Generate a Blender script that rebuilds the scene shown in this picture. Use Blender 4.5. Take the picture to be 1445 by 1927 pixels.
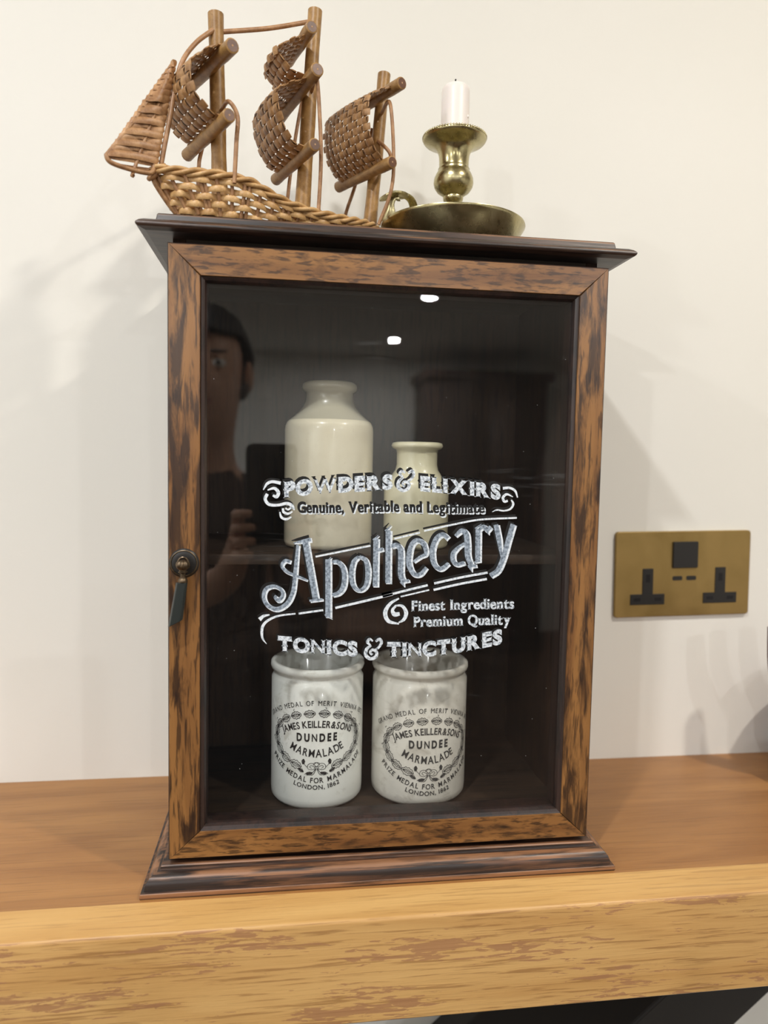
import bpy, bmesh, math, random
from mathutils import Vector, Matrix
for _o in list(bpy.data.objects): bpy.data.objects.remove(_o, do_unlink=True)
random.seed(7)
SC = bpy.context.scene
COL = SC.collection
PI = math.pi

# ------------------------------------------------------------------ camera
CX, CY, CZ = -0.07429, -0.49253, 0.29952
FWD = Vector((0.13666, 0.98818, -0.06964)); RGT = Vector((0.99055, -0.13561, 0.01891)); UPV = Vector((-0.00925, 0.07157, 0.99739))
FPX = 1337.37
cd = bpy.data.cameras.new('camera'); cam = bpy.data.objects.new('camera', cd); COL.objects.link(cam)
cam.matrix_world = Matrix(((RGT.x, UPV.x, -FWD.x, CX), (RGT.y, UPV.y, -FWD.y, CY), (RGT.z, UPV.z, -FWD.z, CZ), (0, 0, 0, 1)))
cd.sensor_fit = 'VERTICAL'; cd.sensor_height = 36.0; cd.sensor_width = 27.0
cd.lens = FPX / 1927 * 36.0
cd.clip_start = 0.01; cd.clip_end = 50
cd.dof.use_dof = True; cd.dof.focus_distance = 0.52; cd.dof.aperture_fstop = 4.5
SC.camera = cam

# ------------------------------------------------------------------ world, exposure
w = bpy.data.worlds.new('world'); SC.world = w; w.use_nodes = True
w.node_tree.nodes['Background'].inputs[0].default_value = (0.9, 0.95, 1, 1)
w.node_tree.nodes['Background'].inputs[1].default_value = 0.3
SC.view_settings.view_transform = 'Standard'; SC.view_settings.look = 'None'
SC.view_settings.gamma = 1; SC.view_settings.use_curve_mapping = False
SC.view_settings.exposure = 1.04
CEIL = 1.2; FLOOR = -1.2; WALL = 0.181
# downlights: x, y, watts, colour
DOWNLIGHTS = [
    (0.62, -0.60, 4.3, (1.0, 0.93, 0.83), 'near the shelf, right of the photographer'),
    (-0.42, -0.66, 4.0, (0.98, 0.99, 1.0), 'near the shelf, straight above the photographer'),
    (0.69, -3.37, 9, (0.98, 0.99, 1.0), 'upper of the two bright spots mirrored in the cabinet glass'),
    (0.70, -4.75, 8, (0.98, 0.99, 1.0), 'lower of the two bright spots mirrored in the cabinet glass'),
    (1.50, -2.80, 11, (0.98, 0.99, 1.0), 'right side of the room, before the wardrobe'),
    (-1.65, -2.40, 15, (0.98, 0.99, 1.0), 'left side of the room, nearest the left wall'),
    (-0.95, -3.90, 20, (0.98, 0.99, 1.0), 'left of the sofa, towards the far wall'),
    (-1.50, -0.60, 5, (0.98, 0.99, 1.0), 'added for fill above the left end of the oak shelf'),  # added fill lamp, no such fitting seen
]

# ------------------------------------------------------------------ helpers
def link(name, me, mat=None, parent=None):
    o = bpy.data.objects.new(name, me); COL.objects.link(o)
    if mat and me: me.materials.append(mat)
    if parent is not None:
        o.parent = parent
        o.matrix_parent_inverse = parent.matrix_world.inverted()
    return o
def mk(name, verts, faces, mat=None, parent=None, smooth=False):
    me = bpy.data.meshes.new(name); me.from_pydata([tuple(v) for v in verts], [], faces); me.update()
    bm = bmesh.new(); bm.from_mesh(me); bmesh.ops.recalc_face_normals(bm, faces=bm.faces); bm.to_mesh(me); bm.free()
    if smooth: me.polygons.foreach_set('use_smooth', [True] * len(me.polygons))
    return link(name, me, mat, parent)
def thing(name, label, cat, loc=(0, 0, 0), group=None):
    o = bpy.data.objects.new(name, None); COL.objects.link(o); o.location = loc; o.empty_display_size = .02
    o.matrix_world = Matrix.Translation(loc)
    o['label'] = label; o['category'] = cat
    if group: o['group'] = group
    return o
def structure(o): o['kind'] = 'structure'; return o
def smooth_angle(o, deg=40):
    me = o.data; me.polygons.foreach_set('use_smooth', [True] * len(me.polygons))
    try: me.set_sharp_from_angle(angle=math.radians(deg))
    except Exception: pass
    return o
def box(name, x0, x1, y0, y1, z0, z1, mat, parent=None, bev=0.0, seg=2):
    bm = bmesh.new(); bmesh.ops.create_cube(bm, size=1)
    for v in bm.verts: v.co = Vector(((x0 + x1) / 2 + v.co.x * (x1 - x0), (y0 + y1) / 2 + v.co.y * (y1 - y0), (z0 + z1) / 2 + v.co.z * (z1 - z0)))
    if bev: bmesh.ops.bevel(bm, geom=bm.edges[:], offset=bev, segments=seg, profile=.5, affect='EDGES')
    me = bpy.data.meshes.new(name); bm.to_mesh(me); bm.free()
    o = link(name, me, mat, parent)
    if bev: smooth_angle(o, 50)
    return o
def lathe(name, prof, cx, cy, mat, parent=None, seg=64, smooth=45, cz=0.0, mod=None):
    """prof: list of (r, z). r=0 allowed at the ends"""
    V = []; F = []; rings = []
    for (r, z) in prof:
        if r < 1e-7: rings.append([len(V)]); V.append((cx, cy, cz + z))
        else:
            ring = []
            for i in range(seg):
                a = 2 * PI * i / seg; rr = r * (mod(a, z) if mod else 1)
                ring.append(len(V)); V.append((cx + rr * math.cos(a), cy + rr * math.sin(a), cz + z))
            rings.append(ring)
    for A, B in zip(rings, rings[1:]):
        if len(A) == 1 and len(B) == 1: continue
        for i in range(seg):
            j = (i + 1) % seg
            if len(A) == 1: F.append((A[0], B[j], B[i]))
            elif len(B) == 1: F.append((A[i], A[j], B[0]))
            else: F.append((A[i], A[j], B[j], B[i]))
    o = mk(name, V, F, mat, parent); smooth_angle(o, smooth); return o
def catmull(pts, n=8, closed=False):
    P = [Vector(p) for p in pts]; out = []
    m = len(P)
    rng = range(m) if closed else range(m - 1)
    for i in rng:
        if closed: a, b, c, d = P[(i - 1) % m], P[i], P[(i + 1) % m], P[(i + 2) % m]
        else: a = P[i - 1] if i > 0 else P[i] * 2 - P[i + 1]; b = P[i]; c = P[i + 1]; d = P[i + 2] if i + 2 < m else P[i + 1] * 2 - P[i]
        for k in range(n):
            t = k / n
            out.append(0.5 * ((2 * b) + (c - a) * t + (2 * a - 5 * b + 4 * c - d) * t * t + (3 * b - 3 * c + d - a) * t ** 3))
    if not closed: out.append(P[-1])
    return out
def tube(name, pts, rad, mat, parent=None, seg=10, flat=None, up=None, closed=False, cap=True, smooth=50):
    """swept round (or flattened: flat=(half width along side, half thickness along up)) section; rad may be a list"""
    P = [Vector(p) for p in pts]; n = len(P); V = []; F = []
    prev = None
    for i in range(n):
        if closed: t = (P[(i + 1) % n] - P[i - 1])
        else: t = P[min(i + 1, n - 1)] - P[max(i - 1, 0)]
        t.normalize()
        if up is not None:
            u = Vector(up[i] if isinstance(up, list) else up)
            s = t.cross(u); s.normalize(); u = s.cross(t)
        else:
            if prev is None:
                u = Vector((0, 0, 1)) if abs(t.z) < .9 else Vector((1, 0, 0))
            else: u = prev
            s = t.cross(u); s.normalize(); u = s.cross(t); prev = u
        r = rad[i] if isinstance(rad, (list, tuple)) else rad
        for k in range(seg):
            a = 2 * PI * k / seg
            if flat: hw, ht = (flat[i] if isinstance(flat, list) else flat); V.append(P[i] + s * math.cos(a) * hw + u * math.sin(a) * ht)
            else: V.append(P[i] + s * math.cos(a) * r + u * math.sin(a) * r)
    m = n if closed else n - 1
    for i in range(m):
        j = (i + 1) % n
        for k in range(seg):
            l = (k + 1) % seg
            F.append((i * seg + k, i * seg + l, j * seg + l, j * seg + k))
    if cap and not closed:
        F.append(tuple(range(seg))); F.append(tuple((n - 1) * seg + k for k in range(seg)))
    o = mk(name, V, F, mat, parent); smooth_angle(o, smooth); return o
def sweep3(name, prof, hx, yf, yb, mat, parent):
    """moulding round the left, front and right of a cabinet: prof = (out, z), mitred corners"""
    V = []; F = []; n = len(prof)
    for (o_, z) in prof:
        V += [(-hx - o_, yb, z), (-hx - o_, yf - o_, z), (hx + o_, yf - o_, z), (hx + o_, yb, z)]
    for i in range(n):
        j = (i + 1) % n
        for k in range(3): F.append((i * 4 + k, i * 4 + k + 1, j * 4 + k + 1, j * 4 + k))
    F.append(tuple(i * 4 for i in range(n))); F.append(tuple(i * 4 + 3 for i in range(n)))
    o = mk(name, V, F, mat, parent); return o

# ------------------------------------------------------------------ materials
def srgb(r, g, b):
    f = lambda c: (c / 255 / 12.92) if c / 255 <= .04045 else ((c / 255 + .055) / 1.055) ** 2.4
    return (f(r), f(g), f(b), 1)
class NT:
    def __init__(s, name):
        s.m = bpy.data.materials.new(name); s.m.use_nodes = True; s.t = s.m.node_tree; s.n = s.t.nodes; s.b = s.n['Principled BSDF']
    def node(s, typ, **kw):
        n = s.n.new(typ)
        for k, v in kw.items():
            if k in ('inputs',):
                for a, b in v.items(): n.inputs[a].default_value = b
            else: setattr(n, k, v)
        return n
    def L(s, a, b): s.t.links.new(a, b)
    def coord(s, scale, space='Object', rot=(0, 0, 0)):
        tc = s.node('ShaderNodeTexCoord'); mp = s.node('ShaderNodeMapping'); mp.inputs['Scale'].default_value = scale; mp.inputs['Rotation'].default_value = rot
        s.L(tc.outputs[space], mp.inputs[0]); return mp.outputs[0]
    def noise(s, vec, scale, detail=4, rough=.5, dist=0):
        n = s.node('ShaderNodeTexNoise'); n.inputs['Scale'].default_value = scale; n.inputs['Detail'].default_value = detail
        n.inputs['Roughness'].default_value = rough; n.inputs['Distortion'].default_value = dist
        s.L(vec, n.inputs['Vector']); return n.outputs['Fac']
    def ramp(s, fac, stops):
        r = s.node('ShaderNodeValToRGB'); e = r.color_ramp.elements
        while len(e) < len(stops): e.new(.5)
        for el, (p, c) in zip(e, stops): el.position = p; el.color = c if len(c) == 4 else (*c, 1)
        s.L(fac, r.inputs[0]); return r.outputs[0]
    def mix(s, fac, a, b, mode='MIX'):
        m = s.node('ShaderNodeMix', data_type='RGBA', blend_type=mode)
        for sock, v in ((m.inputs[0], fac), (m.inputs[6], a), (m.inputs[7], b)):
            if hasattr(v, 'is_linked') or isinstance(v, bpy.types.NodeSocket): s.L(v, sock)
            else: sock.default_value = v
        return m.outputs[2]
    def bump(s, h, strength=.3, dist=.001):
        b = s.node('ShaderNodeBump'); b.inputs['Strength'].default_value = strength; b.inputs['Distance'].default_value = dist
        s.L(h, b.inputs['Height']); s.L(b.outputs[0], s.b.inputs['Normal'])
    def col(s, c):
        if isinstance(c, bpy.types.NodeSocket): s.L(c, s.b.inputs['Base Color'])
        else: s.b.inputs['Base Color'].default_value = c
        return s
    def set(s, **kw):
        for k, v in kw.items(): s.b.inputs[k.replace('_', ' ')].default_value = v
        return s
B0 = (0, 0, 0, 1); W1 = (1, 1, 1, 1)
def plain(name, c, rough=.5, metal=0, **kw):
    m = NT(name); m.col(c).set(Roughness=rough, Metallic=metal, **kw); return m.m
def axis_scale(axis, along, across):
    return tuple(along if i == 'xyz'.index(axis) else across for i in range(3))
def wood(name, light, mid, dark, axis, fine=150, patch=(.53, .64), patch_amt=.8, patch_s=(14, 45), rough=.35, pore=.55, coat=.15, bump=.25, pore_along=26):
    m = NT(name)
    v = m.coord(axis_scale(axis, 5, 60))
    broad = m.noise(v, 1.0, 5, .6, .6)
    base = m.ramp(broad, [(.33, mid), (.62, light)])
    vf = m.coord(axis_scale(axis, pore_along, fine * 2.2))
    pores = m.noise(vf, 1.0, 3, .6, .3)
    pm = m.ramp(pores, [(pore - .03, B0), (pore + .07, (.72, .72, .72, 1))])
    c1 = m.mix(pm, base, dark)
    vp = m.coord(axis_scale(axis, patch_s[0], patch_s[1]))
    p = m.noise(vp, 1.0, 6, .62, .5)
    pk = m.ramp(p, [(patch[0], B0), (patch[1], (patch_amt,) * 3 + (1,))])
    c = m.mix(pk, c1, dark)
    m.col(c).set(Roughness=rough); m.b.inputs['Coat Weight'].default_value = coat; m.b.inputs['Coat Roughness'].default_value = .25
    m.bump(pores, bump, .0004)
    return m.m
OAK_L, OAK_M, OAK_D = srgb(148, 104, 58), srgb(108, 70, 38), srgb(38, 24, 18)
M = {}
M['oak_x'] = wood('stained_oak_rail', OAK_L, OAK_M, OAK_D, 'x', patch=(.52, .66), patch_amt=.7, patch_s=(30, 90), pore=.54, fine=150, pore_along=60)
M['oak_z'] = wood('stained_oak_stile', OAK_L, OAK_M, OAK_D, 'z', patch=(.49, .60), patch_amt=.85, patch_s=(13, 85), pore=.55, fine=150, pore_along=34)
def worn(mat, bands, c):
    """polish rubbed through to lighter wood along the moulding's raised edges (heights in metres)"""
    t = mat.node_tree; b = t.nodes['Principled BSDF']; src = b.inputs['Base Color'].links[0].from_socket
    tc = t.nodes.new('ShaderNodeTexCoord'); sx = t.nodes.new('ShaderNodeSeparateXYZ'); t.links.new(tc.outputs['Object'], sx.inputs[0])
    mp = t.nodes.new('ShaderNodeMapping'); mp.inputs['Scale'].default_value = (18, 60, 400); t.links.new(tc.outputs['Object'], mp.inputs[0])
    nz = t.nodes.new('ShaderNodeTexNoise'); nz.inputs['Scale'].default_value = 1; nz.inputs['Detail'].default_value = 5; t.links.new(mp.outputs[0], nz.inputs['Vector'])
    prev = src
    for z0, hw, th, amt in bands:
        d = t.nodes.new('ShaderNodeMath'); d.operation = 'COMPARE'; t.links.new(sx.outputs['Z'], d.inputs[0]); d.inputs[1].default_value = z0; d.inputs[2].default_value = hw
        r = t.nodes.new('ShaderNodeValToRGB'); r.color_ramp.elements[0].position = th; r.color_ramp.elements[1].position = th + .14; r.color_ramp.elements[1].color = (amt, amt, amt, 1); t.links.new(nz.outputs['Fac'], r.inputs[0])
        mu = t.nodes.new('ShaderNodeMath'); mu.operation = 'MULTIPLY'; t.links.new(d.outputs[0], mu.inputs[0]); t.links.new(r.outputs[0], mu.inputs[1])
        mx = t.nodes.new('ShaderNodeMix'); mx.data_type = 'RGBA'; t.links.new(mu.outputs[0], mx.inputs[0]); t.links.new(prev, mx.inputs[6]); mx.inputs[7].default_value = c; prev = mx.outputs[2]
    t.links.new(prev, b.inputs['Base Color']); return mat
M['ebon'] = wood('dark_moulding', srgb(74, 55, 46), srgb(42, 33, 30), srgb(25, 21, 20), 'x', patch=(.5, .6), patch_amt=.7, patch_s=(10, 160), rough=.4, coat=.12, bump=.3)
worn(M['ebon'], [(.4617, .0006, .44, .8), (.4536, .0005, .50, .7)], srgb(138, 98, 66))
M['plinth'] = wood('worn_plinth', srgb(112, 76, 52), srgb(66, 45, 35), srgb(34, 25, 22), 'x', patch=(.44, .56), patch_amt=.9, patch_s=(10, 190), rough=.42, coat=.12, bump=.3)
worn(M['plinth'], [(.0024, .0014, .34, .85), (.0118, .0019, .42, .75), (.0164, .0005, .4, .7)], srgb(158, 112, 78))
M['bead'] = wood('dark_bead', srgb(54, 36, 30), srgb(36, 25, 22), srgb(20, 15, 15), 'z', rough=.42, coat=.12)
M['side'] = wood('dark_side', srgb(60, 42, 32), srgb(40, 29, 24), srgb(24, 18, 16), 'z', rough=.4)
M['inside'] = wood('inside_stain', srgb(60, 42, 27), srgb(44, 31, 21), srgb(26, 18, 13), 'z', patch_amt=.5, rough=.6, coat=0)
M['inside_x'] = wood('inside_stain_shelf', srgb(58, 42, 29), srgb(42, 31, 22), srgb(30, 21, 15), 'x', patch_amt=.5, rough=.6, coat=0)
def mantel_mat(name, light, mid, pore_c, fleck_c, flecks):
    m = NT(name)
    v = m.coord((3, 30, 30)); base = m.ramp(m.noise(v, 1, 5, .55, 1.0), [(.3, mid), (.66, light)])
    vf = m.coord((17, 520, 520)); po = m.noise(vf, 1, 4, .6, .4); pm = m.ramp(po, [(.54, B0), (.63, (.6, .6, .6, 1) if flecks else (.3, .3, .3, 1))])
    c = m.mix(pm, base, pore_c)
    if flecks:
        vp = m.coord((42, 330, 330), rot=(0, .06, 0)); big = m.noise(m.coord((10, 55, 55)), 1, 2, .5)
        n = m.noise(vp, 1, 5, .62, .8)
        comb = m.node('ShaderNodeMath', operation='MULTIPLY_ADD'); m.L(big, comb.inputs[0]); comb.inputs[1].default_value = .9; m.L(n, comb.inputs[2])
        sub = m.node('ShaderNodeMath', operation='SUBTRACT'); m.L(comb.outputs[0], sub.inputs[0]); sub.inputs[1].default_value = flecks
        pk = m.ramp(sub.outputs[0], [(.0, B0), (.012, (.8, .8, .8, 1))])
        c = m.mix(pk, c, fleck_c)
    m.col(c).set(Roughness=.42); m.b.inputs['Coat Weight'].default_value = .12; m.b.inputs['Coat Roughness'].default_value = .3
    m.bump(po, .35, .0006); return m.m
M['mantel_top_shaded'] = mantel_mat('mantel_top_shaded_oak', srgb(176, 126, 72), srgb(148, 100, 54), srgb(112, 74, 40), None, 0)  # darker copy of the beam oak; shade behind the front band is in the colour
M['mantel_lip_lit'] = mantel_mat('mantel_lip_lit_oak', srgb(214, 172, 108), srgb(192, 146, 84), srgb(136, 94, 50), None, 0)  # lit copy: brightness of the front band is painted into the colour
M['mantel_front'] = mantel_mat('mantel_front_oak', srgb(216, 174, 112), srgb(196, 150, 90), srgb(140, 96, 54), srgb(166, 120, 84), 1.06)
def wall_mat():
    m = NT('off_white_paint'); n = m.noise(m.coord((1, 1, 1)), 420, 3, .6)
    b = m.noise(m.coord((1, 1, 1)), 3, 2, .5)
    m.col(m.ramp(b, [(.3, srgb(234, 232, 224)), (.7, srgb(239, 237, 230))])).set(Roughness=.75); m.bump(n, .08, .0006); return m.m
M['wall'] = wall_mat()
M['ceiling'] = plain('ceiling_paint', srgb(232, 230, 224), .9)
def floor_mat():
    m = NT('dark_floor'); n = m.noise(m.coord((2, 30, 1)), 1, 4, .6)
    m.col(m.ramp(n, [(.3, srgb(58, 42, 32)), (.7, srgb(84, 62, 46))])).set(Roughness=.5); return m.m
M['floor'] = floor_mat()
def willow(name, a, b, c):
    m = NT(name); oi = m.node('ShaderNodeObjectInfo')
    n = m.noise(m.coord((1, 1, 1)), 160, 4, .6); n2 = m.noise(m.coord((1, 1, 1)), 900, 2, .6)
    base = m.ramp(n, [(.3, a), (.65, b)])
    r = m.ramp(oi.outputs['Random'], [(0, (.82, .80, .78, 1)), (1, (1.0, 1.0, 1.0, 1))])
    base = m.mix(1.0, base, r, 'MULTIPLY')
    sp = m.ramp(n2, [(.6, B0), (.72, (.6, .6, .6, 1))])
    m.col(m.mix(sp, base, c)).set(Roughness=.42); m.bump(n, .3, .0005); return m.m
M['hull'] = willow('willow_hull', srgb(184, 140, 86), srgb(218, 178, 122), srgb(136, 92, 54))
M['sail'] = willow('willow_sail', srgb(140, 100, 62), srgb(190, 148, 100), srgb(108, 72, 44))
M['bow'] = willow('willow_bow', srgb(148, 104, 66), srgb(196, 152, 106), srgb(110, 70, 46))
M['pole'] = willow('willow_pole', srgb(142, 104, 56), srgb(184, 144, 88), srgb(120, 78, 46))
M['rod'] = willow('willow_rod', srgb(150, 108, 72), srgb(192, 148, 106), srgb(116, 76, 48))
M['cut'] = willow('cut_end', srgb(86, 56, 40), srgb(116, 78, 56), srgb(66, 42, 32))
M['pith'] = plain('pith', srgb(190, 150, 110), .7)
def brass(name, a, b, rough, sc=60):
    m = NT(name); n = m.noise(m.coord((1, 1, 1)), sc, 5, .65, .5)
    m.col(m.ramp(n, [(.3, a), (.65, b)])).set(Metallic=1.0)
    r = m.ramp(n, [(.3, (rough * .8,) * 3), (.7, (rough * 1.5,) * 3)]); m.L(r, m.b.inputs['Roughness']); m.bump(n, .08, .0005); return m.m
M['brass'] = brass('worn_brass', srgb(158, 146, 104), srgb(200, 190, 150), .24)
M['brass_plate'] = brass('antique_brass_plate', srgb(150, 124, 74), srgb(172, 146, 94), .42, 14)
M['bronze'] = brass('dark_bronze', srgb(70, 60, 50), srgb(120, 104, 84), .35, 200)
M['black'] = plain('black_plastic', srgb(30, 27, 25), .35)
M['blackmetal'] = plain('black_metal', srgb(30, 28, 26), .4)
M['postblack'] = plain('matt_black_post', srgb(26, 23, 21), .75)
M['dropblack'] = plain('dark_green_black_drop', srgb(34, 40, 38), .3)
M['wax'] = plain('white_wax', srgb(242, 234, 228), .4, Subsurface_Weight=.15)
M['wax'].node_tree.nodes['Principled BSDF'].inputs['Subsurface Radius'].default_value = (.004, .003, .002)
M['wick'] = plain('burnt_wick', srgb(24, 22, 24), .9)
def glaze(name, a, b, st, coat=.8, rough=.3, stain=(.62, .75)):
    m = NT(name); n = m.noise(m.coord((1, 1, 1)), 34, 5, .6, .4); base = m.ramp(n, [(.3, a), (.7, b)])
    n2 = m.noise(m.coord((1, 1, 1.4)), 60, 6, .68, .6); k = m.ramp(n2, [(stain[0], B0), (stain[1], (.55, .55, .55, 1))])
    n3 = m.noise(m.coord((1, 1, 1)), 800, 2, .5); k3 = m.ramp(n3, [(.7, B0), (.76, (.5, .5, .5, 1))])
    c = m.mix(k, base, st); c = m.mix(k3, c, st)
    m.col(c).set(Roughness=rough); m.b.inputs['Coat Weight'].default_value = coat; m.b.inputs['Coat Roughness'].default_value = .05
    m.bump(m.noise(m.coord((1, 1, .5)), 90, 3, .5), .12, .001); return m.m
M['stone_big'] = glaze('salt_glaze_tall', srgb(226, 216, 190), srgb(238, 230, 206), srgb(176, 158, 126), stain=(.66, .8))
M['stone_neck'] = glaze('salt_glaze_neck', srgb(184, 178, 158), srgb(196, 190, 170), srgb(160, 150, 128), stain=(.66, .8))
M['stone_small'] = glaze('salt_glaze_small', srgb(218, 212, 180), srgb(232, 226, 198), srgb(170, 160, 126), stain=(.66, .8))
M['jar_l'] = glaze('white_jar', srgb(240, 243, 238), srgb(248, 249, 245), srgb(186, 184, 168), coat=.4, stain=(.56, .72))
M['jar_r'] = glaze('greyed_jar', srgb(220, 216, 206), srgb(234, 230, 221), srgb(168, 160, 146), coat=.4, stain=(.54, .7))
M['ink'] = plain('black_print', srgb(34, 36, 40), .3)
M['ink_r'] = plain('faded_print', srgb(66, 66, 66), .3)
def paint(name, a, b, lo, hi):
    m = NT(name); n = m.noise(m.coord((1, 1, 1)), 520, 4, .6); m.col(m.ramp(n, [(lo, a), (hi, b)])).set(Roughness=.6)
    return m.m
M['white_paint'] = paint('white_paint', srgb(176, 190, 202), srgb(236, 243, 250), .36, .5)
M['grey_paint'] = paint('frosted_paint', srgb(92, 104, 118), srgb(178, 192, 208), .36, .64)
M['heavy_paint'] = paint('patchy_white_paint', srgb(110, 122, 136), srgb(232, 240, 248), .36, .56)
M['black_paint'] = plain('black_paint', srgb(14, 14, 15), .5)
def glass():
    m = NT('cabinet_glass'); out = m.n['Material Output']; m.n.remove(m.b)
    tr = m.node('ShaderNodeBsdfTransparent'); tr.inputs[0].default_value = (.965, .97, .965, 1)
    gl = m.node('ShaderNodeBsdfGlossy'); gl.inputs['Roughness'].default_value = .0
    gl.inputs['Color'].default_value = (1, 1, 1, 1)
    df = m.node('ShaderNodeBsdfDiffuse'); df.inputs[0].default_value = (.75, .78, .8, 1)
    fr = m.node('ShaderNodeFresnel'); fr.inputs[0].default_value = 1.75
    geo = m.node('ShaderNodeNewGeometry'); inv = m.node('ShaderNodeMath', operation='SUBTRACT'); inv.inputs[0].default_value = 1
    m.L(geo.outputs['Backfacing'], inv.inputs[1])
    mul = m.node('ShaderNodeMath', operation='MULTIPLY'); m.L(fr.outputs[0], mul.inputs[0]); m.L(inv.outputs[0], mul.inputs[1])
    mx = m.node('ShaderNodeMixShader'); m.L(mul.outputs[0], mx.inputs[0]); m.L(tr.outputs[0], mx.inputs[1]); m.L(gl.outputs[0], mx.inputs[2])
    # wiped dust: thin streaks near the top right corner and a light film along the bottom
    st = m.noise(m.coord((9, 1, 160)), 1.6, 4, .65, .8); zone = m.noise(m.coord((1, 1, 1)), 9, 2, .5)
    k = m.ramp(st, [(.56, B0), (.8, (.10, .10, .10, 1))]); kz = m.ramp(zone, [(.55, B0), (.7, W1)])
    sp = m.noise(m.coord((1, 1, 1)), 700, 1, .5); ks = m.ramp(sp, [(.80, B0), (.83, (.6, .6, .6, 1))])
    km = m.mix(1, k, kz, 'MULTIPLY'); ka = m.mix(1, km, ks, 'ADD')
    sc = m.node('ShaderNodeMath', operation='MULTIPLY'); m.L(ka, sc.inputs[0]); m.L(inv.outputs[0], sc.inputs[1])
    ad = m.node('ShaderNodeMath', operation='ADD'); m.L(sc.outputs[0], ad.inputs[0]); ad.inputs[1].default_value = .002
    m2 = m.node('ShaderNodeMixShader'); m.L(ad.outputs[0], m2.inputs[0]); m.L(mx.outputs[0], m2.inputs[1]); m.L(df.outputs[0], m2.inputs[2])
    m.L(m2.outputs[0], out.inputs[0]); return m.m
M['glass'] = glass()

# ------------------------------------------------------------------ room
XL, XR, YF = -2.5, 2.7, -5.6
structure(box('wall_back', XL, XR, WALL, WALL + .1, FLOOR, CEIL, M['wall']))
structure(box('wall_front', XL, XR, YF - .1, YF, FLOOR, CEIL, M['wall']))
structure(box('wall_left', XL - .1, XL, YF - .1, WALL + .1, FLOOR, CEIL, M['wall']))
structure(box('wall_right', XR, XR + .1, YF - .1, WALL + .1, FLOOR, CEIL, M['wall']))
structure(box('floor', XL - .1, XR + .1, YF - .1, WALL + .1, FLOOR - .1, FLOOR, M['floor']))
structure(box('ceiling', XL - .1, XR + .1, YF - .1, WALL + .1, CEIL, CEIL + .1, M['ceiling']))
def emit(name, c, s):
    m = NT(name); m.set(**{'Emission_Strength': s}); m.b.inputs['Emission Color'].default_value = (*c, 1); return m.m
M['lens'] = emit('lamp_lens', (1, .95, .88), 30)
M['trim'] = plain('white_trim', srgb(235, 233, 228), .5)
for i, (x, y, wt, c, where) in enumerate(DOWNLIGHTS):
    t = thing('ceiling_downlight', 'round white ceiling downlight, ' + where, 'downlight', (x, y, CEIL), 'downlights in the ceiling')
    lathe('trim_ring', [(.034, 0), (.034, -.003), (.043, -.004), (.046, 0)], x, y, M['trim'], t, 40, cz=CEIL)
    lathe('lens', [(0, -.001), (.034, -.001)], x, y, M['lens'], t, 40, cz=CEIL)
    ld = bpy.data.lights.new('downlight_lamp', 'AREA'); ld.shape = 'DISK'; ld.size = .066; ld.energy = wt; ld.color = c
    lo = bpy.data.objects.new('downlight_lamp', ld); COL.objects.link(lo); lo.location = (x, y, CEIL - .003)

# ------------------------------------------------------------------ mantel beam
MF, MB = -0.0434, -0.0776
mt = thing('mantel_shelf', 'thick light oak beam shelf fixed along the wall under the cabinet', 'shelf', (0, WALL, 0))
X0, X1 = -1.1, 1.3
def board(name, prof, mat, parent, x0=X0, x1=X1):
    n = len(prof); V = [(x0, y, z) for y, z in prof] + [(x1, y, z) for y, z in prof]
    F = [tuple(range(n)), tuple(range(n, 2 * n))] + [(i, (i + 1) % n, n + (i + 1) % n, n + i) for i in range(n)]
    return mk(name, V, F, mat, parent)
YS = -0.0155
o = board('beam_top_shaded', [(YS, 0), (WALL, 0), (WALL, -.026), (YS, -.026)], M['mantel_top_shaded'], mt)  # beam split where the shade starts; its darkness is in the colour
arc = [(MF + .003 - .003 * math.sin(a), -.0035 - .003 + .003 * math.cos(a)) for a in [i * PI / 2 / 6 for i in range(7)]]
o = board('beam_front', [(YS, -.026), (YS, 0)] + arc + [(MF, MB + .002), (MF + .002, MB), (WALL, MB), (WALL, -.026)], M['mantel_front'], mt)
o.data.materials.append(M['mantel_lip_lit'])
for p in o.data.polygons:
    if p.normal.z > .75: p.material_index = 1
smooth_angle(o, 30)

# black angled strut under the beam
sm = thing('angled_post', 'black metal angled post leaning up under the right of the oak beam', 'post', (.2, .1, -.2))
def strut():
    # corner edge in front, two faces running back
    a = Vector((.6, 0, .52)).normalized()
    p = Vector((.1992, .0, -.1336)); l = Vector((.095, .1, -.2045)); r = Vector((.3600, .1, -.2285))
    V = []
    for q in (l, p, r, Vector((.3, .17, -.22)), Vector((.14, .17, -.205))):
        top = q + a * ((MB - q.z) / a.z); bot = q - a * .5
        V += [top, bot]
    n = 5; F = [tuple(2 * i for i in range(n)), tuple(2 * i + 1 for i in range(n))] + [(2 * i, 2 * i + 1, 2 * ((i + 1) % n) + 1, 2 * ((i + 1) % n)) for i in range(n)]
    o = mk('post_body', V, F, M['postblack'], sm)
    md = o.modifiers.new('b', 'BEVEL'); md.width = .003; md.segments = 3
strut()

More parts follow.
